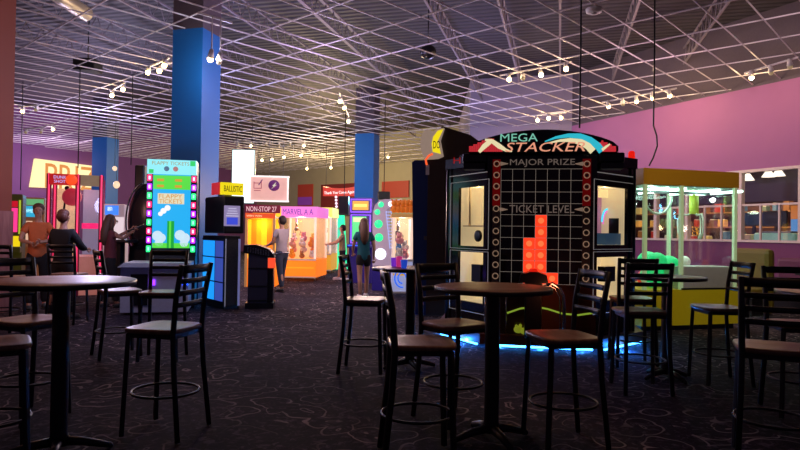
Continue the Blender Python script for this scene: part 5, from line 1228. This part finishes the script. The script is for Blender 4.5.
# ================================================================== ceiling fittings
bulbm = glow('warm_bulb', 'ffd488', 26); headm = mat('white_lamp_head', (.55, .52, .5), .4)
def track(label, pts, z=5.12, power=18, dirv=(0, -.5, -1), on=None, bc='ffd9a0', r_=.055):
    ps = [onz(px, py, z) for px, py in pts]; c = sum(ps, Vector())/len(ps)
    t = thing('track_light', label, 'track light', (c.x, c.y, HC-.02))
    a, b = ps[0], ps[-1]; d = (b-a)
    if d.length < .3: d = dirA*.3
    dn = d.normalized(); mb = MB(); m = c; mb.box((0, 0, -.02), (d.length+.4, .04, .035), headm, math.atan2(dn.y, dn.x)); mb.build('rail', t)
    for i, p in enumerate(ps):
        q = p-Vector((c.x, c.y, HC-.02)); mb = MB(); dv = Vector(dirv).normalized()
        base = q-dv*.16
        mb.cyl(base+Vector((0, 0, 0)), q-dv*.01, .035, headm, 12, .062); mb.cyl((base.x, base.y, -.03), base, .012, headm, 6); hd = mb.build('lamp_head', t)
        lit = on is None or on[i]
        bb = MB(); bb.ball(q+dv*.02, r_, bulbm if lit else glow('dim_bulb', 'ffd8a0', .25), 10); bb.build('bulb', hd)
        if lit and power: light('POINT', 'bulb_light', tuple(q+dv*.12), power, bc, .06, parent=t)
    return t
track('track light with three warm bulbs just left of the big blue column', [(148, 72), (159.5, 70.5), (164.5, 65)], power=14)
track('track light with two warm bulbs farther left of the big blue column', [(112, 95), (123, 89)], power=14)
track('track light near the rust coloured column at the left', [(22.5, 111), (36, 109.5)], on=[1, 0], power=10)
track('distant track light low over left side with three small lamps', [(26, 132), (41, 132), (53, 129)], on=[0, 0, 1], power=6)
track('single bright spot light on the right face of big blue column', [(210.5, 58), (219, 61)], z=4.5, on=[1, 0], power=26, dirv=(-.3, .5, -1), bc='f0f0ff')
track('track light with three bulbs in a line above the framed sign', [(340, 101), (344.5, 107.5), (348.5, 121)], power=10)
track('far track light row of bulbs over the framed sign', [(262, 160), (272, 159.3), (284, 157), (293, 156), (301, 155.3)], z=4.75, power=10, on=[1, 1, 1, 0, 1])
track('far track light row under the ceiling behind the framed sign', [(238, 146), (251, 145.5), (266, 144.7), (279, 145), (290, 144), (304, 145.5)], power=0, on=[0, 1, 0, 0, 0, 1])
track('far track light pair near the beige back wall', [(307, 168.5), (331, 167.5)], z=4.7, power=10)
track('single far track lamp right of the distant blue column', [(388, 157), (376, 167)], on=[1, 0], power=10)
track('track light of three warm bulbs above stacking game marquee, farther one', [(537.5, 120), (548.5, 118), (561, 117.5)], power=16)
track('track light with four lamps hanging above the stacking game', [(509, 79), (523, 78), (541, 74.5), (566, 68.5)], power=20, on=[1, 0, 1, 1])
track('long track light of five lamps along the orchid wall', [(608.5, 106), (623, 103.5), (636.5, 101), (652.5, 97.5), (669.5, 95)], power=24, on=[1, 0, 1, 1, 1], dirv=(.35, .4, -1))
track('track light at the right edge washing the orchid wall', [(751.5, 77), (771, 72), (790, 66)], power=30, on=[1, 0, 0], dirv=(.3, .3, -1))
p = onz(594, 10.5, HC-.03); t = thing('smoke_detector', 'white round smoke detector on the ceiling grid at the upper right', 'smoke detector', tuple(p)); MB().lathe([(.09, -.05), (.13, -.03), (.14, .01), (.14, .03)], white, 24).build('body', t); MB().lathe([(.03, -.065), (.05, -.05)], mat('grey_sensor', (.3, .3, .3), .5), 14).build('sensor', t)
p = onz(428, 52, 5.7); t = thing('ceiling_speaker', 'round dark object hanging among the joists above the centre', 'speaker', tuple(p)); MB().ball((0, 0, 0), (.2, .2, .18), blackp, 16).build('housing', t); MB().cyl((0, 0, .1), (0, 0, WH-p.z), .015, blackp, 6).build('rod', t)
p = onz(88, 66, 5.6); t = thing('ceiling_speaker', 'dark boxy object above the grid near the left', 'speaker', tuple(p)); MB().box((0, 0, 0), (.55, .5, .3), blackcloth, bev=.03).build('housing', t); MB().cyl((0, 0, .1), (0, 0, WH-p.z), .015, blackp, 6).build('rod', t)
def cable(label, px, pyt, pyb, Y, curl=False):
    a = ony(px, pyb, Y); mb = MB(); zz = a.z
    pts = [(0, 0, HC-zz+.1), (0.005, 0, (HC-zz)*.5), (0, 0, .6 if curl else 0)]
    if curl: pts += [(.05, 0, .45), (.06, 0, .3), (-.0, 0, .12), (-.06, 0, 0)]
    mb.tube(pts, .012, blackp, 6); o = mb.build('hanging_cable', loc=(a.x, a.y, zz)); tag(o, label, 'cable')
cable('straight black cable hanging from ceiling to the stacking game marquee', 579.5, 0, 128, 8.2)
cable('black cable with a curled end hanging before the orchid wall', 653, 0, 166, 9.2, True)
cable('thin black cable hanging over the hoops cage', 78, 0, 168, 15)
cable('thin black cable hanging left of the tall ticket game', 131, 0, 165, 16)
cable('thin black cable hanging near the left wall', 20.5, 0, 190, 17)

# ================================================================== room light
w = bpy.data.worlds.new('world'); sc.world = w; w.use_nodes = True
w.node_tree.nodes['Background'].inputs[0].default_value = lin('a890c8'); w.node_tree.nodes['Background'].inputs[1].default_value = .05
# unseen coloured fill lamps, added to light the roof deck, open grid, walls and people
for x, y, z, pw_, c in ((-9.5, 20, 4.4, 480, 'c8bce8'), (-15, 27, 4.2, 480, 'd0b4d8'), (-3, 25, 4.2, 500, 'ffe0c0'), (-1.5, 13, 4.5, 140, 'c0a8e8'), (5, 13, 4.4, 100, 'e8b8c8'), (-4.5, 15.5, 4.4, 160, 'a8b0ff'), (2, 18, 4.0, 260, 'b8b0f0'), (-4, 30.5, 4.0, 800, 'ffe0a0')):
    light('POINT', 'room_fill', (x, y, z), pw_, c, .5)
for x, y, z, pw_, c in ((-9.2, 22, 2.6, 110, '60c0ff'), (-1.2, 21, 2.6, 110, '60c0ff'), (-4.6, 9.3, 2.0, 30, 'c8c8ff'), (-6.4, 8.4, 2.2, 34, 'ffb8a0'), (-2.1, 12.9, 2.2, 70, 'ffd0c0'), (-.9, 17.2, 2.2, 40, 'e0ffe0'), (-.7, 15.2, 2.4, 70, 'ffd0c0'), (-.2, 11.6, 2.4, 26, 'ffd8e0'), (-3.6, 8.8, 3.0, 18, '90b8ff'), (-4.2, 7, 4.6, 46, 'ffb080')):
    light('POINT', 'local_fill', (x, y, z), pw_, c, .25)  # unseen lamps added near the games to brighten columns, people and machine fronts
def spot(x, y, z, tgt, pw_, c, ang=40):
    aim(light('SPOT', 'spot_beam', (x, y, z), pw_, c, .08, spot=R(ang)), tgt)
spot(3.6, 5.2, 5.0, (4.6, 9.2, 1.6), 420, 'ffe0b0', 34)
spot(5.5, 6.5, 5.0, (8.6, 13.8, 3.2), 480, 'ffd8e0', 60)
spot(1.6, 4.6, 5.0, (.7, 4.3, 1.0), 70, 'ffc090', 34)
spot(-2.2, 4.3, 5.0, (-2.2, 4.0, 1.0), 24, 'ffc0a8', 40)
spot(2.8, 3.6, 5.0, (2.6, 4.0, .8), 24, 'ffb890', 36)
